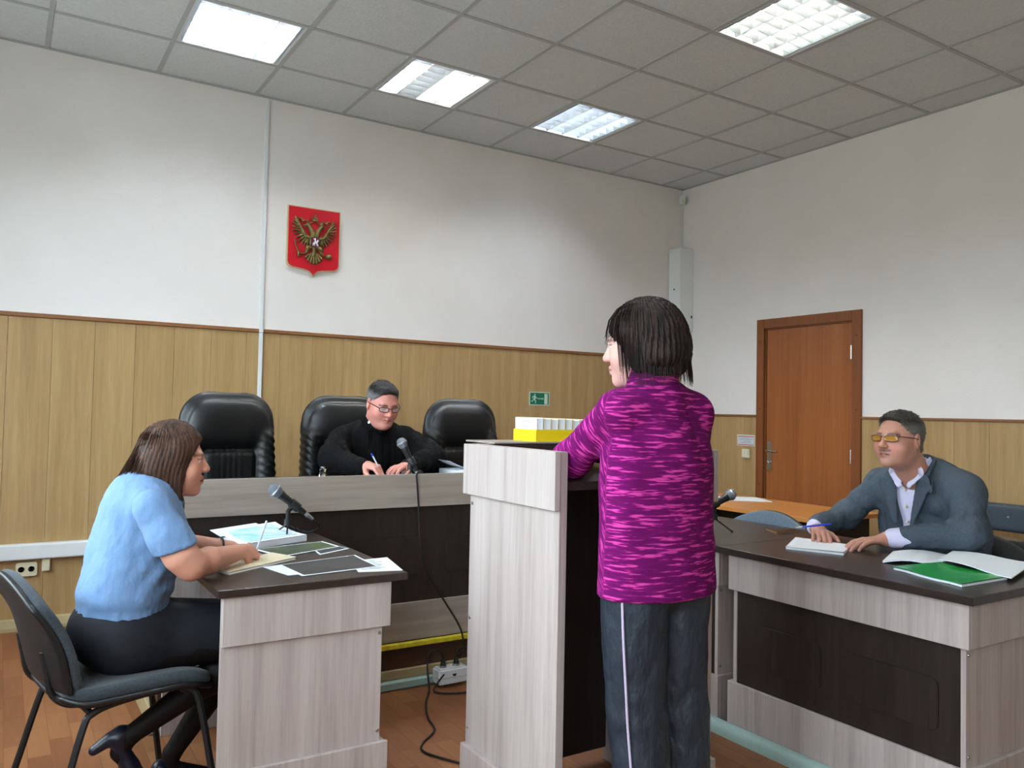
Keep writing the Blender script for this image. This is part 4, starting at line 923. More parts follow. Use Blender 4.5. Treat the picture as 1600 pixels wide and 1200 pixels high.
F_ = [(-4.173, -2.680), (-4.023, -2.669), (-4.071, -2.910), (-4.214, -2.874)]
s = sheet('paper_sheet', 'white sheet partly under the black photo print, on its left', D, TZ, .0008, M['paper'], None, 'paper sheet', 'white sheets on the writing desk')
s = sheet('paper_sheet', 'white sheet overhanging the front right corner of the writing desk', F_, TZ, .0008, M['paper'], None, 'paper sheet', 'white sheets on the writing desk'); lines(s, F_, TZ + .0008, 9, M['ink'])
s = sheet('photo_print', 'almost black photo print with white edge nearest the front of the writing desk', E_, TZ + .0018, .0012, M['paper'], lambda u, v: .004 * u * (1 - v) ** 3, 'photo print', 'photo prints on the writing desk'); sheet('picture', '', inset4(E_, .93), TZ + .0032, .0004, M['photo_dark'], lambda u, v: .004 * u * (1 - v) ** 3, parent=s)
C_ = [(-4.637, -2.60), (-4.595, -2.735), (-4.325, -2.565), (-4.372, -2.43)]
fo = tag(obj('manila_folder', (lambda bm: (slab4(bm, C_, TZ, .0015), bm)[1])(NB()), M['paper_cream']), 'open beige card folder under the woman\'s writing arm', 'folder')
sheet('inner_pages', '', inset4(C_, .97), TZ + .0016, .004, M['paper'], parent=fo); sheet('cover', '', C_, TZ + .0057, .0014, M['paper_cream'], lambda u, v: .002 * u, parent=fo)
# right desk
G = [(-2.498, -3.200), (-2.240, -3.045), (-2.196, -3.292), (-2.411, -3.405)]
s = tag(obj('notepad', (lambda bm: (slab4(bm, G, TZ, .008), bm)[1])(NB()), M['paper']), 'white pad of papers under the hands of the man in the suit', 'notepad')
sheet('top_page', '', inset4(G, 1.01), TZ + .0085, .0006, M['paper'], lambda u, v: .004 * (1 - u) * v, parent=s)
I_ = [(-2.506, -3.673), (-2.586, -3.963), (-2.310, -3.969), (-2.266, -3.711)]
s = tag(obj('green_folder', (lambda bm: (slab4(bm, inset4(I_, .985), TZ, .007, lambda u, v: .0015 * math.sin(9 * u)), bm)[1])(NB()), M['paper']), 'shiny green plastic folder full of papers on the right desk', 'folder')
sheet('cover', '', I_, TZ + .0085, .0014, M['green_file'], lambda u, v: .0022 * math.sin(7 * u + 2 * v) + .002, parent=s)
H1 = [(-2.422, -3.579), (-2.182, -3.468), (-2.038, -3.632), (-2.283, -3.716)]; H2 = [(-2.285, -3.713), (-2.045, -3.632), (-1.985, -3.90), (-2.35, -4.00)]
s = tag(obj('open_booklet', (lambda bm: (slab4(bm, H1, TZ, .008, lambda u, v: .012 * math.sin(math.pi * min(v * 1.15, 1)) + .001), bm)[1])(NB()), M['paper']), 'open white booklet lying partly on the green folder', 'booklet')
sheet('right_pages', '', H2, TZ + .013, .003, M['paper'], lambda u, v: .014 * math.sin(math.pi * min(.25 + v, 1)) + .004 * u * v, parent=s)
PH = [(-2.142, -2.798), (-2.195, -2.905), (-2.05, -2.907), (-2.009, -2.813)]
s = tag(obj('mobile_phone', (lambda bm: (slab4(bm, PH, TZ, .008), bm)[1])(NB()), M['phone_gold']), 'black mobile phone with a pale gold rim lying on the desk behind', 'phone'); sheet('screen', '', inset4(PH, .96), TZ + .008, .0008, M['phone_glass'], parent=s)
# bench and beech table
J = [(-3.14, -1.62), (-2.94, -1.60), (-2.93, -1.33), (-3.13, -1.33)]
s = sheet('paper_stack', 'pile of white papers on the judges\' bench, left of the lectern', J, .9435, .028, M['paper'], None); sheet('curled_page', '', [(-3.16, -1.52), (-2.96, -1.50), (-2.95, -1.34), (-3.15, -1.34)], .972, .0008, M['paper'], lambda u, v: .05 * (1 - u) ** 2, parent=s)
sheet('paper_sheet', 'writing sheet under the hands of the robed man', [(-3.66, -1.72), (-3.47, -1.74), (-3.45, -1.50), (-3.64, -1.48)], .9435, .001, M['paper'], None, 'paper sheet')
sheet('paper_sheet', 'white sheet on the beech table below the light switch', [(-1.30, -1.66), (-1.02, -1.90), (-.90, -1.66), (-1.16, -1.50)], .7505, .003, M['paper'], None, 'paper sheet')
# small glass on the bench
t = thing('glass_stopper', 'small clear faceted glass object on the bench at the robed man\'s right elbow', 'glass', (-3.83, -1.40, .943))
bm = NB(); lathe(bm, [(.018, 0), (.019, .016), (.013, .028), (.018, .040), (.012, .048)], (-3.83, -1.40, .9435), (0, 0, 1), 8); obj('glass_body', bm, M['glass_clear'], t); bm = NB(); cyl(bm, (-3.83, -1.40, .992), (-3.83, -1.40, .998), .012, n=8); obj('cap', bm, M['silver'], t)
# yellow tray of documents on the lectern ledge
t = thing('yellow_box', 'open yellow cardboard tray on the lectern ledge holding white booklets', 'box', (-3.44, -2.90, 1.1925))
YX0, YX1, YY0, YY1, YZ = -3.595, -3.275, -2.985, -2.835, 1.1925
bm = NB(); box(bm, YX0, YX0 + .003, YY0, YY1, YZ, YZ + .043); box(bm, YX1 - .003, YX1, YY0, YY1, YZ, YZ + .043); box(bm, YX0 + .003, YX1 - .003, YY0, YY0 + .003, YZ, YZ + .043); box(bm, YX0 + .003, YX1 - .003, YY1 - .003, YY1, YZ, YZ + .043)
obj('tray_walls', bm, M['yellow_card'], t); bm = NB(); box(bm, YX0 + .003, YX1 - .003, YY0 + .003, YY1 - .003, YZ, YZ + .002); obj('tray_floor', bm, M['yellow_card'], t)
bw = .0325; names = ['first', 'second', 'third', 'fourth', 'fifth', 'sixth', 'seventh', 'eighth', 'ninth']
for k in range(9):
    x0 = YX0 + .005 + bw * k + (.002 if k else 0); hgt = .086 - .0015 * (k % 3) - .0006 * k; R = Matrix.Rotation(.02 * ((k * 7) % 3 - 1), 3, 'Y')
    tt = thing('case_booklet', ('white booklet with printed cover, %s from the left in the yellow tray' if k == 0 else 'white booklet, %s from the left in the yellow tray') % names[k], 'booklet', (x0 + bw / 2, -2.91, YZ + .003), 'booklets in the yellow tray')
    bm = NB(); box(bm, x0 + .002, x0 + bw - .006, YY0 + .006, YY1 - .006, YZ + .003, YZ + hgt - .003, 0, R); obj('pages', bm, M['paper'], tt)
    bm = NB()
    for a in (x0 + .0005, x0 + bw - .0060): box(bm, a, a + .0014, YY0 + .004, YY1 - .004, YZ + .003, YZ + hgt, 0, R)
    obj('cover_boards', bm, M['paper'] if k == 0 else M['paper_cream'], tt)
    if k == 0:
        bm = NB()
        for i, (a, b) in enumerate([(.03, .10), (.04, .115), (.05, .10), (.035, .11), (.06, .09)]): box(bm, x0 - .0003, x0 + .0005, YY1 - b, YY1 - a, YZ + .073 - .0065 * i, YZ + .0745 - .0065 * i)
        obj('text_lines', bm, M['ink'], tt)
# microphones
def microphone(label, head, tail, cable=None, stand=None, slabel=''):
    h, tl = Vector(head), Vector(tail); d = (tl - h).normalized(); t = thing('microphone', label, 'microphone', head, 'handheld microphones on table stands')
    bm = NB(); prof = [(.004, -.026), (.013, -.0235), (.021, -.016), (.0255, -.004), (.0262, .004), (.0235, .014), (.0185, .026)]
    lathe(bm, prof, h, d, 20); obj('grille', bm, M['grille'], t, smooth=True)
    bm = NB(); lathe(bm, [(.0262, -.0035), (.0278, -.002), (.0278, .003), (.0262, .0045)], h, d, 20); obj('ring', bm, M['silver'], t, smooth=True)
    bm = NB(); lathe(bm, [(.0185, .026), (.0195, .030), (.0165, .045), (.0125, .150), (.0115, .158), (.0105, .158)], h, d, 16); obj('handle', bm, M['black_plastic'], t, smooth=True)
    e = h + d * .158; bm = NB(); cyl(bm, e, e + d * .012, .0085, n=12); cyl(bm, e + d * .012, e + d * .045, .0100, .0065, 12); plug = obj('plug', bm, M['silver'], t, smooth=True)
    if cable:
        bm = NB(); tube(bm, spline([e + d * .045, e + d * .075] + [Vector(p) for p in cable], 6), .0034, 8); obj('cable', bm, M['rubber'], t, smooth=True)
    if stand:
        b = Vector(stand['at']); st = thing('table_stand', slabel, 'microphone stand', (b.x, b.y, stand['z']), 'microphone table stands'); cl = h + d * .105
        bm = NB(); lathe(bm, [(.0195, -.02), (.0205, -.018), (.0195, .02), (.0155, .022)], cl, d, 16); obj('clip', bm, M['black_plastic'], st, smooth=True)
        zt = stand['z'] + .07; bm = NB(); cyl(bm, (b.x, b.y, zt), (b.x, b.y, min(cl.z - .018, cl.z)), .010, n=12); cyl(bm, (b.x, b.y, cl.z - .02), cl, .009, n=10); obj('post', bm, M['black_metal'], st, smooth=True)
        bm = NB(); cyl(bm, (b.x, b.y, zt - .012), (b.x, b.y, zt + .012), .015, n=14); obj('collar', bm, M['black_metal'], st, smooth=True)
        for a in stand['legs']:
            bm = NB(); f = Vector((b.x + .085 * math.cos(math.radians(a)), b.y + .085 * math.sin(math.radians(a)), stand['z'] + .005)); tube(bm, [(b.x, b.y, zt - .005), f], .0035, 8); lg = obj('leg', bm, M['black_metal'], st, smooth=True)
            bm = NB(); bmesh.ops.create_icosphere(bm, subdivisions=2, radius=.0055); bmesh.ops.translate(bm, verts=bm.verts, vec=f); obj('foot', bm, M['rubber'], lg, smooth=True)
microphone('microphone with silver head tilted towards the woman writing at the left desk', (-4.278, -2.12, .961), (-4.142, -2.12, .854), [(-4.085, -2.09, .79), (-4.10, -2.02, .768), (-4.12, -1.955, .766), (-4.125, -1.928, .74), (-4.125, -1.925, .35)], dict(at=(-4.222, -2.12, 0), z=.76, legs=(15, 130, 250)), 'black tripod table stand on the left writing desk')
microphone('microphone on the judges\' bench pointing at the robed man', (-3.532, -1.70, 1.131), (-3.470, -1.735, 1.0), None, dict(at=(-3.497, -1.73, 0), z=.943, legs=(15, 135, 255)), 'black tripod table stand on the judges\' bench')
microphone('microphone on the right desk, half hidden by the lectern', (-2.331, -2.75, .931), (-2.49, -2.73, .86), [(-2.60, -2.70, .80), (-2.66, -2.68, .766), (-2.67, -2.6, .765)], dict(at=(-2.425, -2.738, 0), z=.76, legs=(-28, 95, 205)), 'black tripod table stand on the right desk')
# cable down the bench front, socket block, floor cable
bm = NB(); tube(bm, spline([(-3.462, -1.742, .985), (-3.46, -1.80, .985), (-3.51, -1.87, 1.003), (-3.545, -1.905, .99), (-3.545, -1.912, .95), (-3.533, -1.908, .845), (-3.522, -1.915, .663), (-3.488, -1.915, .54), (-3.41, -1.92, .411), (-3.319, -1.94, .263), (-3.296, -1.95, .183), (-3.300, -1.955, .13), (-3.318, -1.975, .135), (-3.345, -1.985, .125), (-3.355, -1.99, .105)], 7), .0045, 8)
tag(obj('bench_cable', bm, M['rubber'], smooth=True), 'black microphone cable hanging down the front of the judges\' bench', 'cable')
t = thing('socket_block', 'white double surface socket at the foot of the podium', 'socket block', (-3.38, -1.98, .05))
bm = NB(); box(bm, -3.462, -3.306, -2.025, -1.95, .015, .088, .008, seg=2); obj('block_body', bm, M['white_plastic'], t, smooth=True)
bm = NB(); box(bm, -3.464, -3.304, -2.027, -1.95, .046, .050); obj('seam_band', bm, M['cream_plastic'], t)
bm = NB(); prism(bm, [(-3.392, .062), (-3.372, .062), (-3.376, .052), (-3.388, .052)], lambda a, b: (a, -2.0285, b), lambda a, b: (a, -2.024, b)); obj('badge', bm, M['dark_hole'], t)
for x in (-3.425, -3.355):
    bm = NB(); cyl(bm, (x, -1.99, .087), (x, -1.99, .098), .017, n=14); obj('socket_ring', bm, M['silver'], t, smooth=True)
def plugc(label, pts, r=.0045):
    bm = NB(); sp_ = spline(pts, 7); tube(bm, sp_, r, 8); t = thing('power_cord', label, 'cable', pts[0], 'power cords at the socket block'); obj('cord', bm, M['rubber'], t, smooth=True)
    bm = NB(); p = Vector(pts[0]); cyl(bm, p - Vector((0, 0, .028)), p, .014, .008, 12); obj('plug', bm, M['black_plastic'], t, smooth=True)
plugc('black cord looping from the left socket down and across the floor to the lectern', [(-3.425, -1.99, .125), (-3.44, -1.99, .165), (-3.475, -1.985, .175), (-3.50, -1.98, .15), (-3.51, -2.00, .08), (-3.52, -2.04, .012), (-3.60, -2.17, .006), (-3.665, -2.32, .006), (-3.70, -2.45, .006), (-3.80, -2.545, .006), (-3.828, -2.62, .006), (-3.78, -2.73, .006), (-3.72, -2.83, .006), (-3.66, -2.93, .006)])
plugc('black cord from the right socket lying in a ring on the floor', [(-3.355, -1.99, .125), (-3.345, -1.99, .16), (-3.30, -1.99, .165), (-3.26, -2.0, .12), (-3.25, -2.05, .02), (-3.30, -2.12, .006), (-3.42, -2.12, .006), (-3.50, -2.06, .007), (-3.48, -2.035, .03), (-3.44, -2.032, .07)], .0038)

# ================================================================== PEOPLE
def person(label, loc): return thing('person', label, 'person', loc)
def const(v): return lambda X: np.full(len(X), v)
SK = (208, 152, 132)
# ---- uniformed woman writing on the left -------------------------------------
pw_ = person('woman in a light blue uniform shirt and dark skirt, writing at the left desk', (-4.88, -2.6, 0))
HF = Fr((-4.752, -2.602, 1.122), frame_R(-95, -3))
torso = [el((-4.890, -2.60, .60), (.145, .185, .12), k=.04), rc((-4.880, -2.60, .70), (-4.838, -2.60, .93), .178, .162, k=.03, flat=((1, 0, 0), .77)), rc((-4.830, -2.735, .985), (-4.820, -2.465, .985), .052, .052, k=.05), el((-4.745, -2.60, .865), (.062, .125, .062), k=.04), rc((-4.84, -2.60, .99), (-4.815, -2.60, 1.045), .072, .058, k=.05)]
sleeveN = chain([(-4.830, -2.752, .985), (-4.785, -2.790, .900), (-4.765, -2.797, .865)], [.058, .056, .062], k=.03)
sleeveF = chain([(-4.820, -2.445, .985), (-4.75, -2.415, .895), (-4.73, -2.405, .865)], [.068, .060, .062], k=.04)
def fold1(X):
    return ((.015 * ridge(X, 12, 1) + .006 * ridge(X, 26, 9) + .004 * np.sin((X[:, 2] * .8 - X[:, 0]) * 90) * gauss(X, (-4.79, -2.76, .78), (.08, .08, .08))) * np.clip((X[:, 2] - .685) / .05, 0, 1) + .0055 * np.sin(X[:, 2] * 110 + X[:, 0] * 50) * gauss(X, (-4.74, -2.75, .74), (.08, .12, .07))
            + .0018 * np.sin((X[:, 1] + X[:, 0]) * 230) * np.clip((.695 - X[:, 2]) / .02, 0, 1) * np.clip((X[:, 2] - .635) / .015, 0, 1) + .006 * np.clip((.71 - X[:, 2]) / .03, 0, 1) * 1
            + .006 * np.sin((X[:, 2] * 1.0 + X[:, 0] * .8) * 70) * gauss(X, (-4.80, -2.79, .84), (.07, .08, .06)))
def shirt_cut(X): return np.where(X[..., 1] > -9, (.650 + .10 * (X[..., 0] + 4.88)) - X[..., 2], 0)
def sl_cut(X):   # hem of both short sleeves
    a = (X - S((-4.775, -2.80, .86))) @ S((.25, -.10, -.96)); b = (X - S((-4.735, -2.405, .86))) @ S((.25, .10, -.96))
    return np.minimum(np.where((X[..., 1] < -2.73) & (X[..., 0] > -4.9) & (X[..., 2] > .80), a, -9), 9)
mesh_vf('shirt', [surf(torso, .0065, fold1, cuts=(shirt_cut,)), surf(sleeveN, .0055, lambda X: .008 * ridge(X, 22, 4), cuts=(lambda X: (X - S((-4.770, -2.80, .862))) @ S((.30, -.08, -.95)),)), surf(sleeveF, .0065, cuts=(lambda X: (X - S((-4.735, -2.405, .865))) @ S((.30, .08, -.95)),))], M['blue_shirt'], pw_)
bm = NB(); slab4(bm, [(-4.90, -2.68), (-4.79, -2.67), (-4.79, -2.53), (-4.90, -2.52)], 1.052, .002); bm.free()
mesh_vf('collar', [surf([rc((-4.875, -2.62, 1.060), (-4.81, -2.662, 1.050), .026, .028, k=.01, flat=((.35, -1, .3), .3)), rc((-4.81, -2.668, 1.052), (-4.738, -2.640, .990), .032, .022, k=.01, flat=((.5, -1, .2), .35)), rc((-4.870, -2.59, 1.055), (-4.80, -2.545, 1.045), .024, .024, k=.01, flat=((.35, 1, .2), .3))], .004)], M['blue_shirt'], pw_)
mesh_vf('neck_scarf', [surf([rc((-4.80, -2.665, 1.060), (-4.735, -2.630, .995), .020, .016, k=.01, flat=((.6, -1, 0), .5)), rc((-4.735, -2.630, .995), (-4.722, -2.60, .965), .016, .012, k=.01), rc((-4.80, -2.54, 1.06), (-4.725, -2.60, .985), .018, .014, k=.01)], .004)], M['scarf'], pw_)
hd = surf(head_prims(HF, False, (-4.822, -2.602, 1.03), .004, .047), .0027)
qR, _f = hand_prims((-4.525, -2.615, .812), (.55, .60, -.12), (.42, -.66, .62), 1, percurl=[(42, 48, 25), (52, 55, 35), (58, 60, 38), (62, 62, 40)], sc=.92, thumb=(.55, .70, -.55))
armR = chain([(-4.80, -2.785, .90), (-4.752, -2.80, .845), (-4.722, -2.797, .812)], [.040, .045, .041], .03) + chain([(-4.722, -2.797, .812), (-4.66, -2.74, .812), (-4.525, -2.615, .812)], [.043, .040, .0245], .02)
qL, _f = hand_prims((-4.52, -2.44, .795), (.93, .0, -.25), (.2, .15, .95), -1, (20, 28, 20), sc=.92)
armL = chain([(-4.75, -2.410, .89), (-4.70, -2.39, .815)], [.045, .040], .03) + chain([(-4.70, -2.39, .815), (-4.52, -2.44, .797)], [.042, .024], .02)
legN = chain([(-4.86, -2.69, .555), (-4.49, -2.675, .535), (-4.50, -2.665, .50)], [.080, .058, .055], .03) + chain([(-4.49, -2.67, .525), (-4.62, -2.65, .42), (-4.855, -2.63, .270)], [.055, .050, .029], .02) + [rc((-4.855, -2.63, .270), (-4.880, -2.625, .225), .029, .026, k=.01), rc((-4.880, -2.625, .225), (-4.80, -2.62, .10), .026, .022, k=.01)]
legF = chain([(-4.86, -2.51, .555), (-4.48, -2.50, .535)], [.080, .056], .03) + chain([(-4.48, -2.50, .53), (-4.55, -2.49, .36), (-4.70, -2.475, .13)], [.053, .050, .030], .02) + [rc((-4.70, -2.475, .13), (-4.715, -2.475, .085), .030, .027, k=.01), rc((-4.715, -2.475, .085), (-4.56, -2.48, .03), .026, .02, k=.01)]
mesh_vf('body', [surf(torso, .012, const(.020)), hd, surf(armR + qR, .0024), surf(armL + qL, .003), surf(legN, .008, const(.006)), surf(legF, .008, const(.006))], M['skin'], pw_, tint=head_tint(HF, (206, 146, 122), (96, 66, 52), (178, 92, 84)))
eyes(HF, pw_)
mesh_vf('tights', [surf(legN, .006, cuts=(lambda X: X[..., 0] + X[..., 2] * .0 + 4.40,)), surf(legF, .006)], M['tights'], pw_)
def shoe(F, name, parent, m, heel=.055, sc=1.0):
    """F: local frame with +Y towards the toe, origin under the ankle at sole level"""
    q = [F.rc((0, -.045, heel + .012), (0, .05, heel * .45 + .016), .030, .034, k=.02, flat=((0, 0, 1), .75)), F.rc((0, .05, heel * .45 + .016), (0, .145, .018), .036, .022, k=.02, flat=((0, 0, 1), .6)), F.el((0, -.045, heel + .03), (.030, .032, .032), k=.015), F.rc((0, -.062, heel), (0, -.070, .006), .021, .015, k=.01), F.el((0, .02, heel + .055), (.026, .055, .028), k=.008, op='s')]
    V, f = surf(q, .0045); return mesh_vf(name, [(V, f)], m, parent)
shoe(Fr((-4.912, -2.625, .185), frame_R(-90, -50)), 'shoe', pw_, M['shoe']); shoe(Fr((-4.690, -2.475, .0), frame_R(-88, 0)), 'shoe', pw_, M['shoe'])
skirt = [el((-4.885, -2.60, .60), (.155, .19, .125), k=.05), rc((-4.87, -2.675, .575), (-4.53, -2.665, .555), .098, .078, k=.05), rc((-4.87, -2.525, .575), (-4.53, -2.515, .555), .098, .078, k=.05), el((-4.70, -2.60, .575), (.19, .11, .075), k=.05)]
mesh_vf('skirt', [surf(skirt, .008, lambda X: .004 * vnoise(X, 22, 6) + .004 * np.sin((X[:, 2] + X[:, 0] * .6) * 80) * gauss(X, (-4.78, -2.78, .58), (.12, .06, .07)), cuts=(lambda X: X[..., 0] + 4.505, lambda X: X[..., 2] - .700))], M['navy'], pw_)
# hair
hq = [HF.el((0, -.008, .038), (.088, .098, .092), k=.03), HF.el((0, -.028, -.03), (.086, .078, .09), k=.04)]
for s_ in (-1, 1): hq += [HF.rc((s_ * .070, .005, .03), (s_ * .068, .012, -.115), .030, .018, k=.03, flat=((1, 0, 0), .6))]
hq += [HF.rc((0, -.050, -.02), (0, -.112, -.112), .074, .050, k=.04, flat=((0, 1, .4), .65)), HF.rc((.035, -.045, -.05), (.050, -.050, -.125), .045, .020, k=.03), HF.el((0, .120, -.048), (.125, .088, .128), k=.012, op='s')]
def hdisp(F, f=300, a=.0016):
    def d(X):
        q = (X - F.o) @ F.R; an = np.arctan2(q[:, 0], q[:, 1] + .02); return a * np.sin(an * 46 + 3 * np.sin(q[:, 2] * 30)) + a * .8 * np.sin(an * 91 + 5 * np.sin(q[:, 2] * 22 + 1)) + .0015 * vnoise(X, 40, 8)
    return d
h1 = mesh_vf('hair', [surf(hq, .0034, hdisp(HF))], M['hair_brown'], pw_)
def hair_path(F, rad, cz, zlow, out=.0, back=0, yo=0):
    def f(seed):
        an, zl, jit = seed; pts = []
        for i in range(9):
            t_ = i / 8; ph = min(t_ * 1.9, 1) * math.pi * .5; r = math.sin(ph) ; z = cz + rad[2] * math.cos(ph) if t_ < .53 else cz - (t_ - .53) / .47 * (cz - zl)
            rr = 1.015 + jit * .03 + (out * (t_ - .53) if t_ > .53 else 0)
            pts.append(F.p((rad[0] * r * math.sin(an) * rr, -.020 + yo + rad[1] * r * math.cos(an) * rr - (back * max(0, t_ - .53) if math.cos(an) < 0 else 0), z)).tolist())
        return pts
    return f
seeds = [((random.uniform(1.30, 2 * math.pi - 1.30)), random.uniform(-.155, -.085), random.uniform(-1, 1)) for _ in range(420)]
bm = NB(); strands(bm, seeds, hair_path(HF, (.088, .100, .090), .035, -.12, -.10, .13, .012), .0017); obj('hair_strands', bm, M['hair_brown'], h1, smooth=True)
t = tag(obj('pen', (lambda bm: (cyl(bm, (-4.460, -2.530, .782), (-4.415, -2.500, .893), .0036, n=10), cyl(bm, (-4.460, -2.530, .782), (-4.464, -2.533, .771), .0034, .0006, 10), bm)[2])(NB()), M['clear_pen'], smooth=True), 'pale plastic pen held by the woman in the blue shirt', 'pen')
bm = NB(); tube(bm, [(-4.553 + .0, -2.445 + .026 * math.cos(a * .4), .803 + .029 * math.sin(a * .4)) for a in range(17)], .004, 8); obj('bracelet', bm, M['black_plastic'], pw_, smooth=True)

# ---- robed man ------------------------------------------------------------------
pj_ = person('man in a black robe and glasses, writing at the judges\' bench', (-3.42, -1.05, .2))
JF = Fr((-3.452, -1.262, 1.325), frame_R(182, -20))
gown = [el((-3.42, -1.07, .80), (.24, .15, .30), k=.06), el((-3.42, -1.08, 1.02), (.235, .14, .16), k=.06), rc((-3.60, -1.09, 1.12), (-3.245, -1.09, 1.12), .062, .062, k=.07), rc((-3.52, -1.09, 1.165), (-3.60, -1.09, 1.13), .06, .055, k=.05), rc((-3.34, -1.09, 1.165), (-3.25, -1.09, 1.13), .06, .055, k=.05), rc((-3.43, -1.10, 1.14), (-3.44, -1.15, 1.215), .105, .075, k=.06)]
sR = chain([(-3.63, -1.10, 1.115), (-3.712, -1.235, 1.025)], [.072, .082], .03) + chain([(-3.712, -1.235, 1.025), (-3.672, -1.520, .998)], [.074, .046], .04)
sL = chain([(-3.215, -1.10, 1.115), (-3.135, -1.25, 1.02)], [.072, .082], .03) + chain([(-3.135, -1.25, 1.02), (-3.395, -1.49, .992)], [.072, .044], .04)
def gf(X): return .016 * ridge(X * [1.3, 1.3, .7], 17, 11) + .006 * np.sin((X[:, 0] * .9 + X[:, 2] * .5) * 95) * (gauss(X, (-3.68, -1.2, 1.08), (.10, .14, .10)) + gauss(X, (-3.16, -1.2, 1.08), (.10, .14, .10))) + .003 * np.sin(X[:, 0] * 150) * gauss(X, (-3.43, -1.22, .98), (.12, .1, .15))
mesh_vf('robe', [surf(gown + sR + sL, .0075, gf, cuts=(lambda X: .60 - X[..., 2],))], M['gown'], pj_)
mesh_vf('robe_collar', [surf([rc((-3.52, -1.17, 1.235), (-3.50, -1.235, 1.20), .022, .020, k=.01, flat=((1, .6, 0), .4)), rc((-3.50, -1.235, 1.20), (-3.455, -1.262, 1.178), .020, .014, k=.01, flat=((.4, 1, 0), .5)), rc((-3.375, -1.17, 1.235), (-3.40, -1.235, 1.20), .022, .020, k=.01, flat=((1, -.6, 0), .4)), rc((-3.40, -1.235, 1.20), (-3.45, -1.262, 1.178), .020, .014, k=.01, flat=((-.4, 1, 0), .5))], .004)], M['gown'], pj_)
mesh_vf('shirt_collar', [surf([rc((-3.505, -1.215, 1.222), (-3.475, -1.252, 1.196), .012, .009, k=.006), rc((-3.395, -1.215, 1.222), (-3.425, -1.252, 1.196), .012, .009, k=.006)], .003)], M['paper'], pj_)
qR, _f = hand_prims((-3.665, -1.535, 1.018), (.52, -.70, -.18), (-.15, -.15, .97), 1, percurl=[(38, 45, 25), (45, 50, 30), (52, 55, 35), (58, 58, 38)], sc=1.0, thumb=(.75, .60, -.35))
qL, _f = hand_prims((-3.41, -1.505, 1.004), (-.80, -.52, -.08), (.0, -.05, 1), -1, (10, 16, 12), sc=1.0)
armR = chain([(-3.712, -1.235, 1.02), (-3.665, -1.535, .985)], [.04, .029], .02); armL = chain([(-3.135, -1.25, 1.01), (-3.41, -1.505, .975)], [.04, .029], .02)
hd = surf(head_prims(JF, True, (-3.43, -1.11, 1.16), .010, .064, closed=True) + [JF.el((0, .03, -.105), (.05, .05, .03), k=.03)], .0032)
mesh_vf('body', [surf(gown, .014, const(.015)), hd, surf(armR + qR, .003), surf(armL + qL, .003)], M['skin'], pj_, tint=head_tint(JF, (220, 146, 132), (60, 46, 42), (176, 96, 88), (196, 140, 128)))
eyes(JF, pj_, 35)
def men_hair(F, parent, top, side, line=.010, hi=(.0805, .101, .088)):
    def c1(X):
        q = (X - F.o) @ F.R; y = q[..., 1]; z = q[..., 2]
        lim = np.where(y > 0, line + 1.05 * y, line + .62 * y); lim = lim - .016 * np.clip((np.abs(q[..., 0]) - .050) / .012, 0, 1) + .004 * vnoise(X, 120, 3); return (lim - z) * .7
    def tt(V):
        q = (V - F.o) @ F.R; w_ = np.clip((.080 - q[:, 2]) / .03, 0, 1)[:, None]; return L3(top) * (1 - w_) + L3(side) * w_
    q = [F.el((0, -.020, .039), hi, k=.02), F.el((0, .02, .075), (.062, .062, .040), k=.02), F.el((0, -.06, -.03), (.062, .045, .05), k=.02)]
    ho = mesh_vf('hair', [surf(q, .003, lambda X: .0018 * vnoise(X, 160, 21) + .001 * vnoise(X, 330, 22), cuts=(c1,))], M['hair_grey'], parent, tint=tt)
    off = origin(parent); vs = ho.data.vertices; bm = NB(); up = Vector(F.R[:, 2].tolist()); fw = Vector(F.R[:, 1].tolist()); sd = Vector(F.R[:, 0].tolist()); o_ = Vector(F.o.tolist())
    for _ in range(1500):
        v = random.choice(vs); p = v.co + off; nr_ = v.normal.normalized(); q_ = p - o_
        if nr_.dot(q_.normalized()) < .35: continue
        d = (fw * (.5 if q_.dot(up) > .06 else -.3) - up * (.9 if abs(q_.dot(sd)) > .045 or q_.dot(fw) < -.05 else .1) + sd * random.uniform(-.35, .5)); d = (d - nr_ * d.dot(nr_)).normalized(); L = random.uniform(.010, .018)
        tube(bm, [p - nr_ * .002, p + nr_ * .0016 + d * L * .5, p + nr_ * .0012 + d * L], [.0010, .0008, .0003], 3, False)
    hs = obj('hair_strands', bm, M['hair_grey'], ho, smooth=True); co = np.array([v.co[:] for v in hs.data.vertices]) + np.array(off)
    a = hs.data.attributes.new('tint', 'FLOAT_COLOR', 'POINT'); c_ = tt(co) * (1 + .25 * np.sin(np.arange(len(co)) // 9 * 2.3))[:, None]; a.data.foreach_set('color', np.concatenate([c_, np.ones((len(co), 1))], 1).astype(np.float32).ravel())
    return ho
men_hair(JF, pj_, (26, 22, 22), (120, 116, 116))
spectacles(JF, pj_, M['lens'], M['frame_metal'], .025, .0135, thick=.0019)
tag(obj('pen', (lambda bm: (cyl(bm, (-3.580, -1.610, .946), (-3.640, -1.590, 1.062), .0038, n=10), bm)[1])(NB()), M['clear_pen'], smooth=True), 'pen with a dark blue cap held by the robed man', 'pen')
bm = NB(); cyl(bm, (-3.6395, -1.590, 1.060), (-3.646, -1.588, 1.074), .0045, n=10); o = obj('pen_cap', bm, M['blue_pen'], bpy.data.objects['pen.001']); 

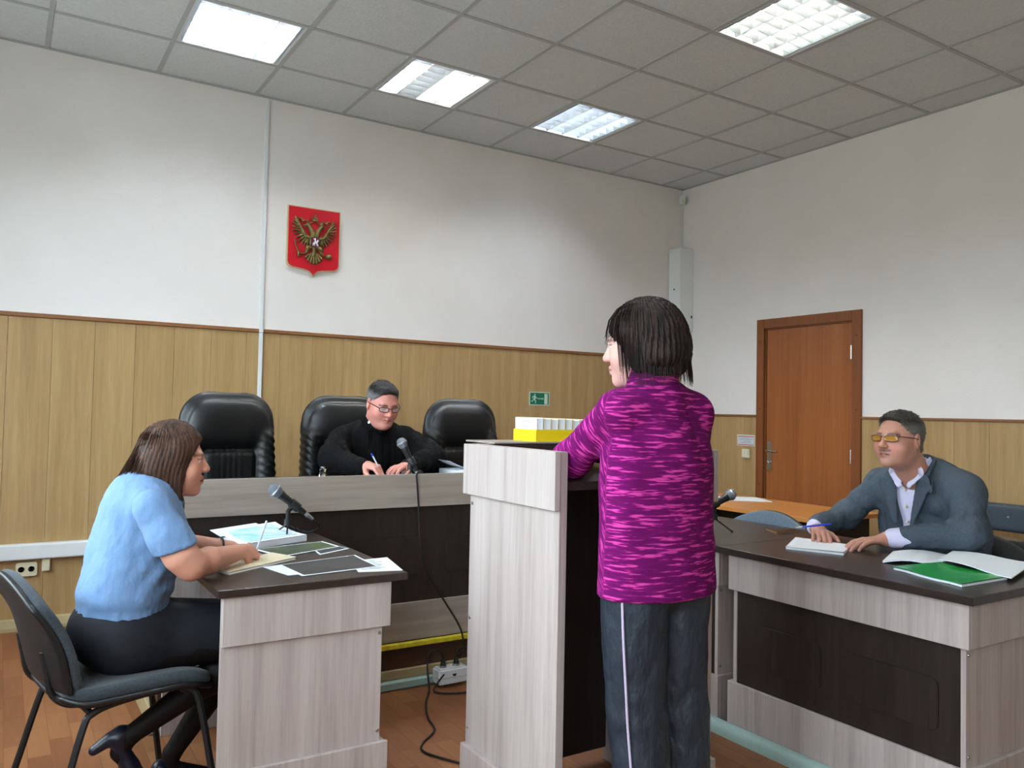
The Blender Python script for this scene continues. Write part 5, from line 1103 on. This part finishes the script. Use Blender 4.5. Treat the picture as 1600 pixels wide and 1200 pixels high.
# ---- man in a suit -----------------------------------------------------------------
pm = person('man in a blue-grey suit and amber glasses sitting at the right desk', (-1.80, -3.40, 0))
MF = Fr((-2.045, -3.405, 1.212), frame_R(86, 3))
mt = [el((-1.77, -3.40, .62), (.17, .22, .20), k=.06), el((-1.775, -3.40, .80), (.17, .235, .20), k=.06), el((-1.82, -3.40, .955), (.150, .230, .14), k=.06), rc((-1.880, -3.225, 1.012), (-1.875, -3.590, 1.000), .068, .068, k=.06), rc((-1.88, -3.41, 1.03), (-1.905, -3.41, 1.09), .088, .066, k=.04), rc((-1.865, -3.46, 1.085), (-1.87, -3.585, 1.03), .050, .052, k=.04), rc((-1.865, -3.36, 1.075), (-1.87, -3.25, 1.02), .048, .050, k=.04)]
mR = chain([(-1.885, -3.222, 1.0), (-1.975, -3.110, .862)], [.064, .056], .022) + chain([(-1.975, -3.110, .862), (-2.150, -3.092, .822)], [.055, .044], .03)
mL = chain([(-1.885, -3.600, 1.0), (-1.985, -3.655, .852)], [.068, .062], .020) + chain([(-1.985, -3.655, .852), (-2.105, -3.475, .822)], [.060, .046], .03)
def suitf(X): return .015 * ridge(X, 13, 31) + .004 * ridge(X, 30, 33) + .005 * np.sin((X[:, 2] + X[:, 1] * .7) * 75) * gauss(X, (-1.97, -3.64, .90), (.1, .1, .08)) + .005 * np.sin((X[:, 2] - X[:, 1] * .7) * 75) * gauss(X, (-1.95, -3.16, .90), (.1, .1, .08)) + .004 * np.sin((X[:, 2] * .7 - X[:, 1]) * 60) * gauss(X, (-1.96, -3.52, .93), (.08, .1, .08))
def vcut(X):
    wd = np.abs(X[..., 1] + 3.385 + .02 * (X[..., 2] - 1)) - (.026 + .16 * np.clip(X[..., 2] - .86, 0, 1)); return -np.maximum(wd, X[..., 0] + 1.885)
mesh_vf('jacket', [surf(mt + mR + mL, .006, suitf, cuts=(vcut,))], M['suit'], pm)
mesh_vf('lapels', [surf([rc((-1.905, -3.325, 1.115), (-1.985, -3.315, 1.03), .022, .032, k=.01, flat=((1, .45, .5), .22)), rc((-1.985, -3.318, 1.03), (-1.982, -3.350, .86), .034, .012, k=.01, flat=((1, .35, 0), .22))], .004), surf([rc((-1.905, -3.475, 1.125), (-1.985, -3.475, 1.035), .022, .036, k=.01, flat=((1, -.45, .5), .22)), rc((-1.988, -3.478, 1.035), (-1.985, -3.425, .86), .040, .012, k=.01, flat=((1, -.35, 0), .22)), rc((-1.975, -3.505, 1.045), (-2.0, -3.515, 1.010), .010, .014, k=.004, flat=((1, -.35, .1), .3))], .004)], M['suit'], pm)
mesh_vf('shirt', [surf(mt, .010, const(.013)), surf(chain([(-2.140, -3.093, .822), (-2.172, -3.095, .817)], [.040, .038], .01), .005), surf(chain([(-2.098, -3.488, .822), (-2.135, -3.440, .815)], [.043, .040], .01), .005)], M['lavender'], pm)
mesh_vf('shirt_collar', [surf([rc((-1.915, -3.350, 1.118), (-1.985, -3.350, 1.078), .026, .026, k=.008, flat=((.5, 1, .35), .22)), rc((-1.985, -3.350, 1.078), (-2.000, -3.378, 1.020), .025, .013, k=.008, flat=((1, .5, .2), .25))], .0038), surf([rc((-1.915, -3.470, 1.120), (-1.985, -3.462, 1.082), .026, .026, k=.008, flat=((.5, -1, .35), .22)), rc((-1.985, -3.462, 1.082), (-2.000, -3.420, 1.020), .026, .013, k=.008, flat=((1, -.5, .2), .25))], .0038)], M['lavender'], pm)
for z, x in ((1.0, -1.972), (.93, -1.963), (.865, -1.952)):
    bm = NB(); cyl(bm, (x + .01, -3.386, z), (x - .004, -3.386, z), .006, .005, 10); obj('shirt_button', bm, M['cream_plastic'], pm)
qR, _f = hand_prims((-2.180, -3.105, .812), (-.66, -.74, -.06), (.05, -.02, 1), -1, percurl=[(30, 38, 20), (36, 42, 22), (38, 45, 25), (42, 48, 28)], sc=1.04, thumb=(.9, .5, -.25))
qL, _f = hand_prims((-2.150, -3.418, .808), (-.88, .42, -.08), (.02, .0, 1), 1, (12, 18, 14), sc=1.04)
armR = chain([(-1.975, -3.11, .86), (-2.18, -3.105, .812)], [.04, .031], .02); armL = chain([(-1.985, -3.67, .85), (-2.15, -3.418, .808)], [.04, .031], .02)
hd = surf(head_prims(MF, True, (-1.925, -3.41, 1.06), .009, .062), .0028)
legs = chain([(-1.79, -3.30, .54), (-2.20, -3.27, .54)], [.095, .07], .04) + chain([(-2.20, -3.27, .54), (-2.15, -3.27, .09)], [.065, .05], .03) + chain([(-1.79, -3.50, .54), (-2.20, -3.53, .54)], [.095, .07], .04) + chain([(-2.20, -3.53, .54), (-2.15, -3.53, .09)], [.065, .05], .03)
mesh_vf('body', [surf(mt, .014, const(.022)), hd, surf(armR + qR, .0028), surf(armL + qL, .0028), surf(legs, .014, const(.012))], M['skin'], pm, tint=head_tint(MF, (190, 134, 114), (60, 46, 38), (160, 96, 84), (186, 134, 118), (74, 56, 48)))
mesh_vf('trousers', [surf(legs, .012)], M['suit'], pm)
for y in (-3.27, -3.53): shoe(Fr((-2.17, y, 0), frame_R(90, 0)), 'shoe', pm, M['black_plastic'], .02)
eyes(MF, pm)
men_hair(MF, pm, (44, 37, 30), (106, 100, 92), .012)
spectacles(MF, pm, M['amber'], M['frame_metal'], .0275, .0125)
t = thing('pen', 'blue ballpoint pen between the fingers of the man in the suit', 'pen', (-2.29, -3.18, .83)); pa, pb = Vector((-2.335, -3.115, .826)), Vector((-2.215, -3.205, .846)); dd = (pb - pa).normalized()
bm = NB(); cyl(bm, pa + dd * .03, pb, .0042, n=10); obj('pen_barrel', bm, M['blue_pen'], t, smooth=True); bm = NB(); cyl(bm, pa, pa + dd * .03, .0015, .0040, 10); obj('pen_tip', bm, M['steel'], t, smooth=True)

# ---- standing woman ------------------------------------------------------------------
ps = person('woman with dark bobbed hair in a magenta fleece standing at the lectern, back turned', (-3.61, -3.66, 0))
WF = Fr((-3.652, -3.605, 1.500), frame_R(33, -6))
st_ = [rc((-3.622, -3.660, .70), (-3.622, -3.655, 1.06), .200, .188, k=.04, flat=((0, 1, 0), .63)), el((-3.622, -3.65, 1.17), (.182, .118, .17), k=.04), rc((-3.755, -3.65, 1.302), (-3.490, -3.65, 1.302), .052, .052, k=.05), rc((-3.68, -3.65, 1.35), (-3.755, -3.65, 1.310), .050, .048, k=.04), rc((-3.565, -3.65, 1.35), (-3.49, -3.65, 1.310), .050, .048, k=.04), rc((-3.625, -3.65, 1.34), (-3.630, -3.64, 1.395), .076, .062, k=.04)]
aL = chain([(-3.765, -3.64, 1.298), (-3.775, -3.445, 1.160)], [.060, .055], .025) + chain([(-3.775, -3.445, 1.160), (-3.600, -3.255, 1.185)], [.054, .042], .03)
aR = chain([(-3.485, -3.64, 1.298), (-3.415, -3.575, 1.130)], [.062, .056], .03) + chain([(-3.415, -3.575, 1.130), (-3.52, -3.25, 1.175)], [.054, .042], .03)
def ff(X): return .012 * ridge(X, 12, 41) + .005 * np.sin((X[:, 2] * .8 + X[:, 0] * .5) * 55) * gauss(X, (-3.70, -3.76, 1.18), (.10, .1, .12)) + .004 * np.sin(X[:, 2] * 60 + X[:, 0] * 20) * gauss(X, (-3.6, -3.78, .95), (.2, .1, .12)) - .012 * gauss(X, (-3.79, -3.70, 1.10), (.05, .08, .16))
def pat(V):
    o = V.copy()
    for a, b in (((-3.765, -3.64, 1.298), (-3.775, -3.445, 1.160)), ((-3.485, -3.64, 1.298), (-3.415, -3.575, 1.130))):
        a, b = np.array(a), np.array(b); d = (b - a) / np.linalg.norm(b - a); sx_ = (np.abs(V[:, 0] + 3.612) > .135) & (V[:, 1] > -3.66) & (np.sign(V[:, 0] + 3.612) == np.sign(a[0] + 3.612))
        al = (V - a) @ d; up = np.cross(d, (1, 0, 0)); o[sx_, 2] = al[sx_] + 5; o[sx_, 1] = ((V - a) @ up)[sx_]
    return o
fl_ = mesh_vf('fleece_jacket', [surf(st_ + aL + aR, .0058, ff, cuts=(lambda X: .790 - X[..., 2],))], M['fleece'], ps, pat=pat)
mesh_vf('fleece_collar', [surf([rc((-3.630, -3.635, 1.395), (-3.633, -3.628, 1.425), .078, .074, k=.01), el((-3.632, -3.625, 1.475), (.066, .068, .075), k=.006, op='s')], .0045, lambda X: .002 * vnoise(X, 60, 3))], M['fleece'], fl_, pat=lambda V: V * [1, 1, 1.3])
tro = [el((-3.625, -3.655, .86), (.172, .118, .13), k=.04)] + chain([(-3.705, -3.655, .82), (-3.680, -3.645, .46), (-3.640, -3.675, .05)], [.098, .086, .080], .015) + chain([(-3.545, -3.655, .82), (-3.522, -3.64, .46), (-3.500, -3.665, .05)], [.098, .088, .080], .015)
def tf(X): return .014 * ridge(X * [1, 1, .8], 13, 51) + .006 * ridge(X * [1, 1, .5], 30, 52) + .001 * np.sin(X[:, 2] * 75 + X[:, 0] * 45 + X[:, 1] * 30) * np.clip((.80 - X[:, 2]) / .3, 0, 1)
tr_ = mesh_vf('trousers', [surf(tro, .0065, tf, cuts=(lambda X: .045 - X[..., 2],))], M['nylon'], ps)
bm = NB(); tube(bm, spline([(-3.791, -3.705, .815), (-3.787, -3.708, .70), (-3.772, -3.705, .55), (-3.756, -3.70, .42), (-3.735, -3.71, .2), (-3.716, -3.72, .07)], 6), .0035, 6); obj('side_piping', bm, M['piping'], tr_)
for x in (-3.640, -3.500): shoe(Fr((x, -3.65, 0), frame_R(0, 0)), 'shoe', ps, M['black_plastic'], .022)
qL, _f = hand_prims((-3.590, -3.245, 1.185), (.75, .6, .0), (0, -.05, 1), -1, (15, 25, 18), sc=.92); qR, _f = hand_prims((-3.53, -3.225, 1.18), (-.45, .85, 0), (0, -.05, 1), 1, (15, 25, 18), sc=.92)
hd = surf(head_prims(WF, False, (-3.63, -3.64, 1.36), .004, .050), .0028)
mesh_vf('body', [surf(st_, .014, const(.015), cuts=(lambda X: .83 - X[..., 2],)), hd, surf(chain([(-3.775, -3.445, 1.160), (-3.590, -3.245, 1.185)], [.036, .026]) + qL, .003), surf(chain([(-3.415, -3.575, 1.130), (-3.53, -3.235, 1.178)], [.036, .026]) + qR, .003), surf(tro, .014, const(.015))], M['skin'], ps, tint=head_tint(WF, (220, 172, 160), (70, 50, 44), (190, 112, 104)))
eyes(WF, ps)
hq = [WF.el((0, -.024, .042), (.094, .112, .098), k=.03), WF.el((0, -.058, -.02), (.098, .088, .085), k=.04), WF.rc((-.055, -.07, -.045), (.055, -.07, -.045), .052, .052, k=.03)]
for s_ in (-1, 1): hq += [WF.rc((s_ * .074, -.005, .03), (s_ * .078, -.012, -.060), .030, .022, k=.03, flat=((1, 0, 0), .6))]
hq += [WF.el((0, .125, -.052), (.125, .098, .112), k=.012, op='s')]
h2 = mesh_vf('hair', [surf(hq, .0034, lambda X: hdisp(WF, a=.0026)(X) + .006 * vnoise(X, 55, 2) * np.clip((-(((X - WF.o) @ WF.R)[:, 2]) - .03) / .05, 0, 1))], M['hair_dark'], ps)
seeds = [((random.uniform(1.25, 2 * math.pi - 1.25)), random.uniform(-.135, -.06), random.uniform(-1, 1)) for _ in range(460)]
bm = NB(); strands(bm, seeds, hair_path(WF, (.097, .115, .098), .038, -.1, .16, -.01), .0018)
strands(bm, [(random.choice((-1, 1)) * random.uniform(.98, 1.32), random.uniform(-.115, -.05), random.uniform(-1, 1)) for _ in range(110)], hair_path(WF, (.096, .112, .098), .038, -.1, .0, 0), .0016)
strands(bm, [((random.choice((-1, 1)) * random.uniform(.25, 1.1)), random.uniform(.0, .04), random.uniform(-1, 2)) for _ in range(60)], hair_path(WF, (.094, .112, .100), .038, -.1, .12, -.01), .0012)
obj('hair_strands', bm, M['hair_dark'], h2, smooth=True)
